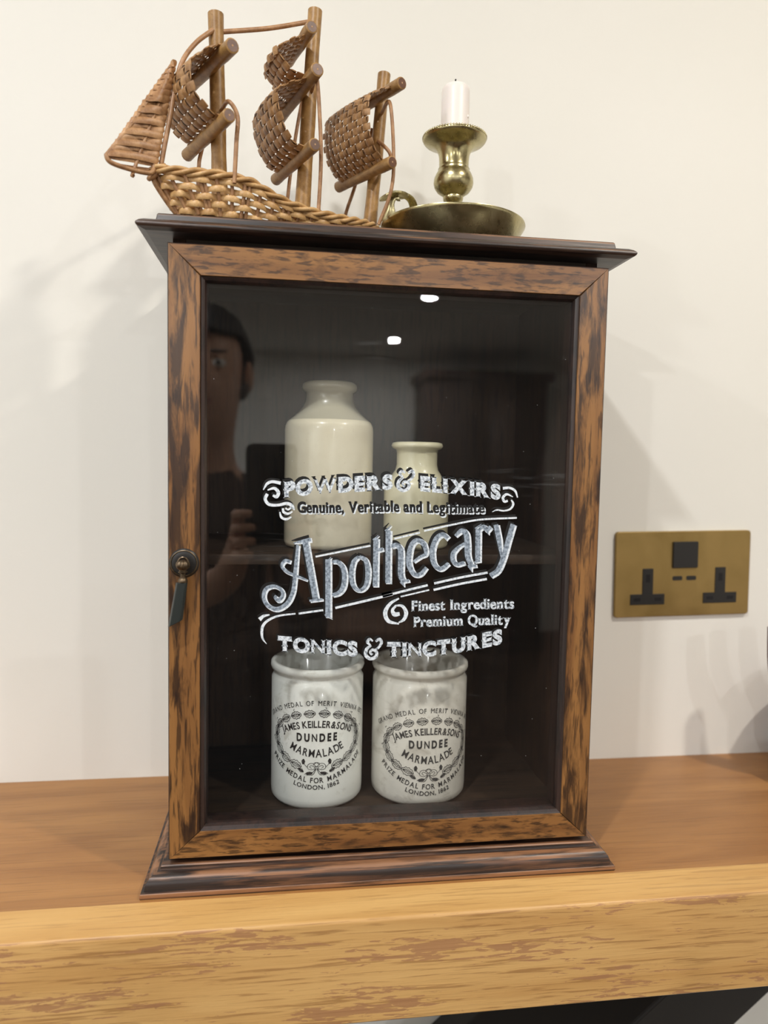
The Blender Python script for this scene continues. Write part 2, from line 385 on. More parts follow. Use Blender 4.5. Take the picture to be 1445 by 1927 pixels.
# ------------------------------------------------------------------ wall socket
SXC, SZC = 0.3273, 0.1922
sk = thing('wall_socket', 'antique brass double wall socket plate with black inserts', 'socket', (SXC, WALL, SZC))
def rrect(w_, h_, r, n=5):
    P = []
    for cx, cy, a0 in ((w_ - r, h_ - r, 0), (-w_ + r, h_ - r, 90), (-w_ + r, -h_ + r, 180), (w_ - r, -h_ + r, 270)):
        for i in range(n + 1):
            a = math.radians(a0 + 90 * i / n); P.append((cx + r * math.cos(a), cy + r * math.sin(a)))
    return P
TS = math.radians(-1.1)
def extr(name, P, y0, y1, mat, parent, cx=0, cz=0, ang=0, bev=0):
    c, s = math.cos(ang), math.sin(ang)
    Q = [(cx + x * c + z * s, cz - x * s + z * c) for x, z in P]; n = len(Q)
    V = [(x, y0, z) for x, z in Q] + [(x, y1, z) for x, z in Q]
    F = [tuple(range(n)), tuple(range(n, 2 * n))] + [(i, (i + 1) % n, n + (i + 1) % n, n + i) for i in range(n)]
    o = mk(name, V, F, mat, parent)
    if bev:
        md = o.modifiers.new('b', 'BEVEL'); md.width = bev; md.segments = 2; md.limit_method = 'ANGLE'
    return o
def sat(dx, dz):
    c, s = math.cos(TS), math.sin(TS); return SXC + dx * c + dz * s, SZC - dx * s + dz * c
extr('plate', rrect(.073, .0435, .003), WALL - .004, WALL - .0001, M['brass_plate'], sk, SXC, SZC, TS, .0006)
for dx in (-.0385, .0405):
    x, z = sat(dx, -.012)
    T = [(-.0058, .018), (.0058, .018), (.0058, -.008), (.0185, -.008), (.0185, -.019), (-.0185, -.019), (-.0185, -.008), (-.0058, -.008)]
    ins = extr('socket_insert', T, WALL - .0046, WALL - .003, M['black'], sk, x, z, TS, .0004)
    for px_, pz_, hw, hh in ((0, .008, .0022, .004), (-.0112, -.0135, .0036, .0018), (.0112, -.0135, .0036, .0018)):
        c, s = math.cos(TS), math.sin(TS)
        extr('pin_slot', rrect(hw, hh, .0003), WALL - .00475, WALL - .0045, M['wick'], ins, x + px_ * c + pz_ * s, z - px_ * s + pz_ * c, TS)
x, z = sat(.001, .0195)
extr('rocker_switch', rrect(.0135, .0135, .0012), WALL - .0062, WALL - .003, M['black'], sk, x, z, TS, .0006)
for dx in (-.0065, .0085):
    x, z = sat(dx, -.0045); extr('usb_port', rrect(.0052, .0022, .0012), WALL - .0044, WALL - .003, M['black'], sk, x, z, TS)

# ------------------------------------------------------------------ cabinet
HW, Z0, Z1 = 0.15259, 0.02062, 0.44065
cab = thing('display_cabinet', 'dark-stained oak display cabinet with a lettered glass door on the oak shelf', 'cabinet', (0, .09, 0))
YB = WALL - .002
# body panels
BZ0, BZ1 = .017, .4500
box('side_panel', -HW, -HW + .009, .0195, YB, BZ0, BZ1, M['side'], cab, .0005)
box('side_panel', HW - .009, HW, .0195, YB, BZ0, BZ1, M['side'], cab, .0005)
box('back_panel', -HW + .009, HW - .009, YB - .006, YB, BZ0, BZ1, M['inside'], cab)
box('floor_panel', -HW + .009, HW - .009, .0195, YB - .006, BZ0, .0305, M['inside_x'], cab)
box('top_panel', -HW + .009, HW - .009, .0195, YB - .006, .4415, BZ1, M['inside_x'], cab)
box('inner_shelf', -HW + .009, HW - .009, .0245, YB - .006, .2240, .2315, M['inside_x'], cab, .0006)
# side linings inside
# cornice
cor = [(-.02, .4490), (.0, .4490), (.0150, .4492), (.0195, .4505), (.0208, .4517), (.0205, .4532), (.0190, .4546), (.0165, .4560), (.0125, .4572), (.0096, .4578), (.0094, .4586), (.0088, .4618), (.0080, .4628), (-.02, .4630)]
o = sweep3('cornice', cor, HW, .0190, YB, M['ebon'], cab)
md = o.modifiers.new('b', 'BEVEL'); md.width = .0006; md.segments = 2; md.limit_method = 'ANGLE'; md.angle_limit = .5
box('cornice_board', -HW + .019, HW - .019, .030, YB, .4502, .4629, M['ebon'], cab)
# plinth
pl = [(-.012, .0), (.0174, .0), (.0178, .0008), (.0177, .0034), (.0172, .0040), (.0152, .0043), (.0150, .0056), (.0147, .0075), (.0138, .0098), (.0120, .0118), (.0096, .0132), (.0078, .0137), (.0060, .0138), (.0058, .0142), (.0057, .0160), (.0050, .0168), (.0, .0172), (-.012, .0172)]
o = sweep3('plinth', pl, HW, .0050, YB, M['plinth'], cab); smooth_angle(o, 32)
box('plinth_board', -HW + .01, HW - .01, .015, YB, .001, .0168, M['side'], cab)
# door: glazing bead carries stiles, rails and pane
BS, BT, BB = .0209, .0199, .0190
def frame_ring(name, steps, mat, parent):
    """steps: list of (inset left/right, inset top, inset bottom, y) -> rectangular rings joined"""
    V = []; F = []
    for (i, t, b, y) in steps:
        V += [(-HW + i, y, Z1 - t), (HW - i, y, Z1 - t), (HW - i, y, Z0 + b), (-HW + i, y, Z0 + b)]
    for k in range(len(steps) - 1):
        for j in range(4): F.append((4 * k + j, 4 * k + (j + 1) % 4, 4 * (k + 1) + (j + 1) % 4, 4 * (k + 1) + j))
    return mk(name, V, F, mat, parent)
GI = .0035
door = frame_ring('door', [(BS, BT, BB, .0004), (BS + .0006, BT + .0006, BB + .0006, .0012), (BS + .0011, BT + .0011, BB + .0011, .0014), (BS + .0024, BT + .0024, BB + .0024, .0022),
                           (BS + GI, BT + GI, BB + GI, .0048), (BS + GI, BT + GI, BB + GI, .0190), (BS, BT, BB, .0190)], M['bead'], cab)
def member(name, pts, mat):
    # pts: 4 corners (x,z) outer->inner, extruded front to back with a small eased face
    cx = sum(p[0] for p in pts) / 4; cz = sum(p[1] for p in pts) / 4
    e = .0007
    ins = [(x + (cx - x) / abs(cx - x + 1e-9) * e * .5, z + (cz - z) / abs(cz - z + 1e-9) * e * .5) for x, z in pts]
    V = [(x, .0007, z) for x, z in pts] + [(x, .0, z) for x, z in ins] + [(x, .0190, z) for x, z in pts]
    F = [(4, 5, 6, 7), (8, 9, 10, 11)] + [(i, (i + 1) % 4, 4 + (i + 1) % 4, 4 + i) for i in range(4)] + [(i, (i + 1) % 4, 8 + (i + 1) % 4, 8 + i) for i in range(4)]
    return mk(name, V, F, mat, door)
g = .00015
member('stile', [(-HW, Z0), (-HW, Z1), (-HW + BS - g, Z1 - BT - g), (-HW + BS - g, Z0 + BB + g)], M['oak_z'])
member('stile', [(HW, Z0), (HW, Z1), (HW - BS + g, Z1 - BT - g), (HW - BS + g, Z0 + BB + g)], M['oak_z'])
member('rail', [(-HW + g, Z1), (HW - g, Z1), (HW - BS - g, Z1 - BT), (-HW + BS + g, Z1 - BT)], M['oak_x'])
member('rail', [(-HW + g, Z0), (HW - g, Z0), (HW - BS - g, Z0 + BB), (-HW + BS + g, Z0 + BB)], M['oak_x'])
# thin dark edge lipping round the door
frame_ring('door_lipping', [(-.0006, -.0006, -.0006, .0190), (-.0006, -.0006, -.0006, .0012), (.0001, .0001, .0001, .0006)], M['bead'], door)
GY = .0060
pane = box('glass_pane', -HW + BS + GI - .0008, HW - BS - GI + .0008, GY, GY + .002, Z0 + BB + GI - .0008, Z1 - BT - GI + .0008, M['glass'], door)

# ------------------------------------------------------------------ door pull
HX, HZ = -.1424, .2288
bp = []
o = lathe('pull_backplate', [(0, .0016), (.0060, .0016), (.0082, .0013), (.0098, .0004), (.0100, 0)], 0, 0, M['bronze'], door, 48)
def orient_front(o, x, y, z):
    for v in o.data.vertices: c = v.co.copy(); v.co = Vector((x + c.x, y - c.z, z + c.y))
orient_front(o, HX, 0, HZ); o.data.materials.clear(); o.data.materials.append(M['blackmetal'])
ring = tube('pull_ring_edge', [(HX + .0086 * math.cos(a), -.0012, HZ + .0086 * math.sin(a)) for a in [2 * PI * i / 48 for i in range(48)]], .0005, M['bronze'], door, 6, closed=True)
knob = lathe('pull_knob', [(0, .0070), (.0022, .0066), (.0040, .0050), (.0044, .0032), (.0038, .0012), (.0024, .0), (.0024, -.0008), (.0030, -.0012), (.0030, -.0018), (.0018, -.0024), (.0017, -.0052), (.0028, -.0062), (.0032, -.0074), (.0030, -.0084), (0, -.0090)],
             HX + .0002, -.0075, M['bronze'], door, 40, cz=HZ - .0035, mod=lambda a, z: 1 + (.10 * math.cos(8 * a) if z > .0002 else 0))
tube('pull_post', [(HX, 0, HZ), (HX, -.0075, HZ)], .0022, M['bronze'], door, 12)
tube('pull_loop', [(HX + .0034 * math.cos(a), -.0050, HZ + .0003 + .0042 * math.sin(a)) for a in [2 * PI * i / 24 for i in range(24)]], .0008, M['bronze'], door, 6, closed=True)
def drop():
    # faceted tapering drop with a slanted end, hanging slightly to the left
    t0 = Vector((HX - .0008, -.0075, HZ - .0120)); t1 = Vector((HX - .0050, -.0085, HZ - .0400)); V = []
    sec0 = [(-.0034, -.0008), (-.0022, -.0026), (.0028, -.0026), (.0042, -.0008), (.0038, .0020), (-.0030, .0020)]
    for k, (p, s) in enumerate(((t0, 1.0), (t1, 1.28))):
        for i, (a, b) in enumerate(sec0):
            dz = 0 if k == 0 else (.0036 * (a + .0022) / .0054 - .001)
            V.append((p.x + a * s, p.y + b * s, p.z + dz))
    n = 6; F = [tuple(range(n)), tuple(range(n, 2 * n))] + [(i, (i + 1) % n, n + (i + 1) % n, n + i) for i in range(n)]
    o = mk('pull_drop', V, F, M['dropblack'], door); md = o.modifiers.new('b', 'BEVEL'); md.width = .0003; md.segments = 2
drop()

# ------------------------------------------------------------------ lettering on the glass
def ray(px, py): return FWD + RGT * ((px - 722.5) / FPX) - UPV * ((py - 963.5) / FPX)
def on_y(px, py, Y):
    d = ray(px, py); k = (Y - CY) / d.y; return Vector((CX + d.x * k, Y, CZ + d.z * k))
class Flat:
    """collects flat polygons in photo-plan (u,v) coordinates (v up), built once per layer with a shift"""
    def __init__(s, k=1.0): s.V = []; s.F = []; s.n = 0; s.k = k
    def add(s, V, F):
        s.n += 1; h_ = (s.n % 8) * 4e-6                      # overlapping strokes of paint lie a hair apart
        b = len(s.V); s.V += [(v[0], v[1], h_) for v in V]; s.F += [tuple(b + i for i in f) for f in F]
    def stroke(s, pts, w, taper=None, sm=6):
        P = catmull([(p[0], p[1], 0) for p in pts], sm) if sm and len(pts) > 2 else [Vector((p[0], p[1], 0)) for p in pts]
        n = len(P); V = []; F = []
        for i, p in enumerate(P):
            t = P[min(i + 1, n - 1)] - P[max(i - 1, 0)]; t.normalize(); nn = Vector((-t.y, t.x, 0))
            k = i / (n - 1)
            if isinstance(w, (list, tuple)):
                q = k * (len(w) - 1); a = int(min(q, len(w) - 2)); ww = w[a] + (w[a + 1] - w[a]) * (q - a)
            else: ww = w
            ww *= s.k
            V += [tuple((p + nn * ww / 2)[:2]), tuple((p - nn * ww / 2)[:2])]
        for i in range(n - 1): F.append((2 * i, 2 * i + 1, 2 * i + 3, 2 * i + 2))
        s.add(V, F)
_gc = {}
def glyph(ch, bold, slab, spur=0):
    """outline of a letter from Blender's built-in font with slab feet added at every flat stem end; cap height 1"""
    if ch in 'MWN': bold *= .3
    key = (ch, bold, slab, spur)
    if key in _gc: return _gc[key]
    c = bpy.data.curves.new('g', 'FONT'); c.body = ch; c.offset = bold; c.resolution_u = 4
    o = bpy.data.objects.new('g', c); m = o.to_mesh()
    S = 1 / .686
    V = [(v.co.x * S, v.co.y * S) for v in m.vertices]; F = [tuple(p.vertices) for p in m.polygons]
    cnt = {}
    for f in F:
        for a, b in zip(f, f[1:] + f[:1]): cnt[tuple(sorted((a, b)))] = cnt.get(tuple(sorted((a, b))), 0) + 1
    if V:
        xs = [v[0] for v in V]; x0, x1 = min(xs), max(xs)
        add = []
        if slab:
            for (a, b), k in cnt.items():
                if k != 1: continue
                ax, ay = V[a]; bx, by = V[b]
                if abs(ay - by) < 1e-4 and .04 < abs(ax - bx) < .45:
                    y = ay; l, r = min(ax, bx), max(ax, bx); e = slab * .7; t = slab * .55
                    near = [yy for yy in (0, 1, .76) if abs(yy - y) < .12]
                    if not near: continue
                    dn = y < .3
                    q = [(l - e, y), (r + e, y), (r + e * .4, y + t), (l - e * .4, y + t)] if dn else [(l - e, y), (r + e, y), (r + e * .4, y - t), (l - e * .4, y - t)]
                    add.append(q)
        if spur:
            for (a, b), k in cnt.items():
                if k != 1: continue
                ax, ay = V[a]; bx, by = V[b]
                if abs(ax - bx) < 1e-3 and abs(ay - by) > .55:
                    ym = (ay + by) / 2; add.append([(ax - spur, ym), (ax, ym + spur * 1.4), (ax + spur, ym), (ax, ym - spur * 1.4)])
        for q in add:
            bse = len(V); V += q; F.append(tuple(range(bse, bse + 4)))
    adv = (max(v[0] for v in V) if V else .3)
    x0 = min(v[0] for v in V) if V else 0
    V = [(v[0] - x0, v[1]) for v in V]
    r = (V, F, adv - x0); _gc[key] = r; o.to_mesh_clear(); bpy.data.objects.remove(o); bpy.data.curves.remove(c); return r
def text_path(fl, s, base, h, dup=0, bold=.03, slab=0, spur=0, gap=.12, space=.35, upright=True, hend=None):
    """set text along the base polyline so it exactly fills it; letters stay upright or follow the curve"""
    P = catmull([(p[0], p[1], 0) for p in base], 12); L = [0]
    for a, b in zip(P, P[1:]): L.append(L[-1] + (b - a).length)
    def at(d):
        d = max(0, min(d, L[-1] - 1e-9)); i = 0
        while L[i + 1] < d: i += 1
        k = (d - L[i]) / (L[i + 1] - L[i]); t = (P[i + 1] - P[i]).normalized(); return P[i] + (P[i + 1] - P[i]) * k, t
    tot = 0; items = []
    for ch in s:
        if ch == ' ': tot += space; continue
        g_ = glyph(ch, bold, slab, spur); items.append((tot, g_)); tot += g_[2] + gap
    tot -= gap; sc = L[-1] / tot
    for off, (V, F, wd) in items:
        c = (off + wd / 2) * sc; p, t = at(c); k = c / L[-1]; hh = h + ((hend or h) - h) * k
        up = Vector((0, 1, 0)) if upright else Vector((-t.y, t.x, 0))
        for q in ((-dup / 2, dup / 2) if dup else (0,)):      # thickened stems: the letter is laid down twice
            fl.add([tuple((p + t * ((x + q - wd / 2) * sc) + up * (y * hh))[:2]) for x, y in V], F)
def crop(ox, oy, sc): return lambda x, y: (ox + x / sc, -(oy + y / sc))      # v is up
cA, cB, cC, cD, cE = crop(480, 960, 5.558), crop(720, 940, 5.16), crop(480, 870, 5.558), crop(720, 870, 5.352), crop(480, 1110, 5.558)
def T(f, pts): return [f(*p) for p in pts]
def glass_layer(name, fl, mat, dx, dy, lift):
    V = [tuple(on_y(u + dx, -v + dy, GY - lift - h_)) for u, v, h_ in fl.V]
    return mk(name, V, fl.F, mat, door)
# --- big script word
a_ = 1 / 5.558; b_ = 1 / 5.16
def script_word(k):
    big = Flat(k)
    big.stroke(T(cA, [(530, 335), (640, 945)]), 72 * a_, sm=0)
    big.stroke(T(cA, [(575, 955), (712, 938)]), 26 * a_, sm=0)
    big.stroke(T(cA, [(405, 350), (480, 335), (590, 312)]), [8 * a_, 34 * a_, 50 * a_], sm=4)
    big.stroke(T(cA, [(452, 370), (434, 560), (418, 740), (398, 870), (340, 980), (235, 1040), (135, 1000), (95, 915), (120, 830), (200, 800), (275, 835), (295, 895), (255, 950), (218, 925), (228, 900)]),
               [34 * a_, 46 * a_, 46 * a_, 50 * a_, 50 * a_, 48 * a_, 46 * a_, 40 * a_, 40 * a_, 46 * a_, 40 * a_, 36 * a_])
    big.stroke(T(cA, [(548, 738), (430, 690), (330, 645), (285, 590), (318, 535), (375, 545)]), [22 * a_, 30 * a_, 36 * a_, 34 * a_, 40 * a_, 40 * a_])
    big.stroke(T(cA, [(768, 520), (768, 1125)]), 66 * a_, sm=0)
    big.stroke(T(cA, [(745, 560), (800, 500)]), [30 * a_, 10 * a_], sm=0); big.stroke(T(cA, [(735, 1100), (805, 1140)]), [20 * a_, 6 * a_], sm=0)
    big.stroke(T(cA, [(812, 545), (872, 548), (925, 610), (940, 710), (925, 810), (880, 870), (812, 895)]), [34 * a_, 50 * a_, 60 * a_, 60 * a_, 60 * a_, 50 * a_, 40 * a_])
    big.stroke(T(cA, [(1097, 490), (1160, 530), (1185, 650), (1165, 790), (1100, 845), (1035, 800), (1012, 680), (1035, 550), (1090, 490)]), [36 * a_, 54 * a_, 62 * a_, 54 * a_, 36 * a_, 54 * a_, 62 * a_, 54 * a_, 36 * a_])
    big.stroke(T(cA, [(1270, 300), (1262, 805)]), 62 * a_, sm=0); big.stroke(T(cA, [(1240, 320), (1296, 270)]), [24 * a_, 8 * a_], sm=0)
    big.stroke(T(cA, [(1290, 425), (1345, 412)]), 40 * a_, sm=0)
    big.stroke(T(cA, [(1398, 215), (1394, 770)]), 64 * a_, sm=0); big.stroke(T(cA, [(1368, 225), (1425, 165)]), [24 * a_, 8 * a_], sm=0)
    big.stroke(T(cB, [(92, 460), (140, 448), (178, 490), (182, 600), (182, 740), (215, 810)]), [44 * b_, 52 * b_, 62 * b_, 64 * b_, 64 * b_, 58 * b_])
    big.stroke(T(cB, [(175, 815), (262, 790)]), [14 * b_, 30 * b_], sm=0); big.stroke(T(cB, [(190, 800), (212, 850)]), [50 * b_, 6 * b_], sm=0)
    big.stroke(T(cB, [(305, 610), (375, 560), (425, 530), (405, 440), (345, 400), (290, 440), (262, 540), (262, 640), (305, 725), (370, 730), (430, 665)]), [26 * b_, 34 * b_, 40 * b_, 56 * b_, 50 * b_, 54 * b_, 60 * b_, 60 * b_, 52 * b_, 44 * b_, 34 * b_])
    big.stroke(T(cB, [(640, 385), (590, 345), (530, 380), (492, 470), (488, 560), (510, 640), (570, 678), (645, 625)]), [50 * b_, 50 * b_, 54 * b_, 58 * b_, 58 * b_, 54 * b_, 46 * b_, 38 * b_])
    big.stroke(T(cB, [(710, 360), (770, 308), (815, 340), (826, 440), (832, 560), (875, 660)]), [30 * b_, 52 * b_, 62 * b_, 64 * b_, 62 * b_, 50 * b_])
    big.stroke(T(cB, [(835, 665), (915, 645)]), [14 * b_, 34 * b_], sm=0); big.stroke(T(cB, [(850, 640), (868, 705)]), [50 * b_, 6 * b_], sm=0)
    big.stroke(T(cB, [(800, 430), (735, 475), (690, 530), (690, 600), (730, 635), (800, 618)]), [26 * b_, 36 * b_, 52 * b_, 54 * b_, 44 * b_, 40 * b_])
    big.stroke(T(cB, [(932, 290), (928, 612)]), 58 * b_, sm=0); big.stroke(T(cB, [(905, 290), (965, 245)]), [24 * b_, 8 * b_], sm=0)
    big.stroke(T(cB, [(895, 615), (955, 603)]), 16 * b_, sm=0)
    big.stroke(T(cB, [(945, 300), (985, 268), (1020, 300), (1055, 270)]), [30 * b_, 46 * b_, 52 * b_, 40 * b_]); big.stroke(T(cB, [(1020, 290), (1032, 345)]), [40 * b_, 6 * b_], sm=0)
    big.stroke(T(cB, [(1105, 250), (1135, 400), (1160, 560)]), [58 * b_, 56 * b_, 24 * b_])
    big.stroke(T(cB, [(1272, 245), (1225, 400), (1180, 560), (1125, 690), (1050, 745)]), [56 * b_, 58 * b_, 58 * b_, 56 * b_, 54 * b_])
    return big
big = script_word(1.0)
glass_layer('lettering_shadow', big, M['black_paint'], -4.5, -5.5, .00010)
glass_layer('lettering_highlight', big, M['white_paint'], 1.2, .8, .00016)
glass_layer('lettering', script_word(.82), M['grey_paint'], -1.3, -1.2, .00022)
# --- rules and scrolls
def S(pts, w, sm=6):
    nm = 'painted_rule' if len(pts) < 5 else 'painted_scroll'
    f = Flat(); f.stroke(pts, w, sm=sm)
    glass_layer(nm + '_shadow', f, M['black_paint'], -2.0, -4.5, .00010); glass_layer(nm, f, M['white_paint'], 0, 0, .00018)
S(T(cA, [(632, 487), (1208, 372)]), 19 * a_, sm=0)
S(T(cA, [(455, 1082), (712, 1046)]), 21 * a_, sm=0)
S(T(cA, [(422, 1083), (250, 1105), (140, 1150), (82, 1210), (70, 1290), (82, 1350), (120, 1400)]), [16 * a_, 20 * a_, 26 * a_, 30 * a_, 28 * a_, 20 * a_, 4 * a_])
S(T(cA, [(152, 1095), (90, 1108), (45, 1145)]), [14 * a_, 30 * a_, 44 * a_])
S(T(cA, [(838, 1023), (1150, 950), (1440, 880)]), 25 * a_)
S(T(cB, [(0, 943), (220, 885), (438, 832)]), 22 * b_); S(T(cB, [(175, 943), (310, 912), (452, 878)]), 15 * b_)
S(T(cB, [(500, 815), (760, 757), (1018, 710)]), 22 * b_); S(T(cB, [(494, 878), (750, 820), (1012, 772)]), 22 * b_)
S(T(cB, [(112, 382), (362, 322)]), 17 * b_, sm=0); S(T(cB, [(402, 305), (700, 240), (950, 195), (1302, 178)]), 18 * b_)
S(T(cB, [(158, 960), (75, 1010), (25, 1095), (55, 1180), (158, 1208)]), [16 * b_, 30 * b_, 42 * b_, 38 * b_, 14 * b_])
S(T(cB, [(118, 1030), (190, 1035), (228, 1100), (205, 1165), (155, 1195)]), [14 * b_, 28 * b_, 40 * b_, 32 * b_, 12 * b_])
S(T(cB, [(125, 1035), (95, 1075), (115, 1115), (165, 1110)]), [22 * b_, 30 * b_, 46 * b_, 34 * b_])
S(T(cC, [(85, 288), (125, 225), (180, 203), (268, 218)]), [10 * a_, 30 * a_, 30 * a_, 36 * a_])
S(T(cC, [(130, 290), (200, 272), (243, 315), (225, 360), (185, 345)]), [14 * a_, 30 * a_, 38 * a_, 36 * a_, 24 * a_])
S(T(cC, [(128, 330), (105, 385), (145, 440), (235, 448), (330, 430), (385, 455), (410, 500)]), [34 * a_, 34 * a_, 32 * a_, 28 * a_, 32 * a_, 36 * a_, 12 * a_])
S(T(cC, [(385, 470), (345, 495), (318, 478)]), 18 * a_); S(T(cC, [(390, 515), (345, 538), (298, 520), (290, 480)]), [14 * a_, 24 * a_, 28 * a_, 22 * a_]); S(T(cC, [(258, 520), (275, 575), (325, 595), (380, 572)]), [14 * a_, 26 * a_, 26 * a_, 12 * a_])
d_ = 1 / 5.352
S(T(cD, [(1210, 262), (1280, 258), (1335, 290), (1358, 355)]), [28 * d_, 24 * d_, 24 * d_, 12 * d_])
S(T(cD, [(1312, 348), (1250, 322), (1212, 355), (1225, 395), (1260, 388)]), [8 * d_, 24 * d_, 28 * d_, 24 * d_, 22 * d_])
S(T(cD, [(1295, 378), (1315, 420), (1285, 470), (1220, 488), (1150, 480), (1102, 500)]), [14 * d_, 24 * d_, 20 * d_, 16 * d_, 16 * d_, 6 * d_])
# --- ampersands
def amp(dx, dy):
    f = Flat(); g2 = lambda x, y: (cD(x, y)[0] + dx, cD(x, y)[1] - dy)
    for pts, wd in (([(222, 108), (190, 88), (168, 118), (200, 150)], [16, 28, 32, 16]), ([(250, 110), (290, 88), (308, 125), (275, 175), (240, 192)], [22, 34, 30, 26, 14]),
                    ([(205, 150), (158, 190), (152, 250), (200, 285), (252, 262), (258, 215), (218, 195), (195, 222), (218, 245)], [20, 34, 38, 34, 34, 32, 28, 24, 26])):
        f.stroke(T(g2, pts), [x * d_ for x in wd])
    return f
for dx, dy in ((0, 0), (-61, 316.5)):
    f = amp(dx, dy)
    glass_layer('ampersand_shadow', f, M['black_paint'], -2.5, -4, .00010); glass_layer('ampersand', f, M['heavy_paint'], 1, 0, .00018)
# --- text lines
def line(s, pts, h, shadow, white, grey=None, **kw):
    f = Flat(); text_path(f, s, [(x, -y) for x, y in pts], h, **kw)
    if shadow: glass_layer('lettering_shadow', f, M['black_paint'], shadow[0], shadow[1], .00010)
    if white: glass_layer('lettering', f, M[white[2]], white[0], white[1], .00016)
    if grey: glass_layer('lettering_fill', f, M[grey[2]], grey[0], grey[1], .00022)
SH = (-2.6, -4.4)
line('POWDERS', [(532, 934), (600, 927), (680, 922), (738, 918)], 27, SH, (1, 1, 'heavy_paint'), bold=.06, slab=.1, spur=.07, gap=.0, hend=25)
line('ELIXIRS', [(788, 921), (870, 929), (941, 938)], 25, SH, (1, 1, 'heavy_paint'), bold=.06, slab=.1, spur=.07, gap=.0, hend=25)
line('Genuine, Veritable and Legitimate', [(561, 966), (650, 966), (730, 964), (820, 966), (912, 966)], 19, (-1.2, -2.8), (1.6, 1.5, 'white_paint'), (-.6, -1.2, 'black_paint'), bold=.022, dup=.07, slab=.09, gap=.07, space=.5)
line('Finest Ingredients', [(774, 1150), (870, 1147), (967, 1145)], 19, (-1.6, -2.6), (0, 0, 'heavy_paint'), bold=.02, dup=.07, slab=.10, gap=.07, space=.5)
line('Premium Quality', [(778, 1180), (870, 1177), (961, 1175)], 19, (-1.6, -2.6), (0, 0, 'heavy_paint'), bold=.02, dup=.07, slab=.10, gap=.07, space=.5)
line('TONICS', [(520, 1223), (580, 1228), (672, 1234)], 25, (-2.2, -3), (1, 0, 'heavy_paint'), bold=.06, slab=.1, spur=.07, gap=.02)
line('TINCTURES', [(726, 1235), (800, 1234), (870, 1225), (944, 1210)], 25, (-2.2, -3), (1, 0, 'heavy_paint'), bold=.06, slab=.1, spur=.07, gap=.0)

# ------------------------------------------------------------------ stoneware bottles on the inner shelf
SHZ = .2316
def bottle(x, y, name, label, body, neck_mat, prof_body, prof_neck):
    t = thing(name, label, 'bottle', (x, y, SHZ))
    lathe('body', prof_body, x, y, body, t, 72, 60, cz=SHZ)
    lathe('neck', prof_neck, x, y, neck_mat, t, 72, 60, cz=SHZ)
R = .0353
bottle(-.0405, .0805, 'stoneware_bottle', 'tall cream stoneware bottle with flared lip, left on the inner shelf', M['stone_big'], M['stone_neck'],
       [(0, 0), (R - .004, 0), (R - .0012, .0010), (R, .004), (R, .050), (R, .0925), (R - .0004, .0955), (R - .0016, .0985), (R - .0032, .1000)],
       [(R - .0032, .1000), (R - .0060, .1024), (R - .0100, .1062), (R - .0138, .1105), (R - .0160, .1145), (R - .0168, .1190), (R - .0166, .1222),
        (R - .0140, .1238), (R - .0133, .1262), (R - .0137, .1286), (R - .0160, .1304), (R - .0195, .1306), (R - .0220, .1290), (R - .0225, .11), (R - .015, .09), (.005, .085), (0, .085)])
# joint line scratched round the shoulder
R2 = .0262
bottle(.0300, .0735, 'stoneware_bottle', 'short cream stoneware bottle with rolled lip, right on the inner shelf', M['stone_small'], M['stone_small'],
       [(0, 0), (R2 - .003, 0), (R2 - .0008, .0010), (R2, .003), (R2, .0480), (R2 - .0006, .0515), (R2 - .0024, .0540)],
       [(R2 - .0024, .0540), (R2 - .0060, .0580), (R2 - .0088, .0622), (R2 - .0098, .0665), (R2 - .0098, .0760), (R2 - .0092, .0784), (R2 - .0064, .0796), (R2 - .0054, .0815), (R2 - .0062, .0838), (R2 - .0090, .0846), (R2 - .0130, .0846), (R2 - .0150, .0830), (R2 - .0150, .06), (.003, .05), (0, .05)])

# ------------------------------------------------------------------ marmalade jars with printed labels
FZ = .0306
def leaf(fl, cx, cy, ang, L_, W_, lobes=4):
    """outlined oak leaf with ruffled edge and a mid vein"""
    c, s = math.cos(ang), math.sin(ang)
    def tr(x, y): return (cx + x * c - y * s, cy + x * s + y * c)
    for sgn in (1, -1):
        pts = []
        n = lobes * 4
        for i in range(n + 1):
            k = i / n; env = math.sin(PI * min(1, k * 1.02)) ** .6 * W_ / 2; env *= 1 + .17 * math.sin(k * lobes * 2 * PI + .6)
            pts.append(tr((k - .5) * L_, sgn * env))
        fl.stroke(pts, .46, sm=0)
        pts = []
        for i in range(n + 1):
            k = i / n; env = math.sin(PI * k) ** .8 * W_ * .20 * (1 + .3 * math.sin(k * lobes * 2 * PI))
            pts.append(tr((k - .5) * L_ * .8, sgn * env))
        fl.stroke(pts, .48, sm=0)
    fl.stroke([tr(-L_ * .4, 0), tr(L_ * .45, 0)], .45, sm=0)
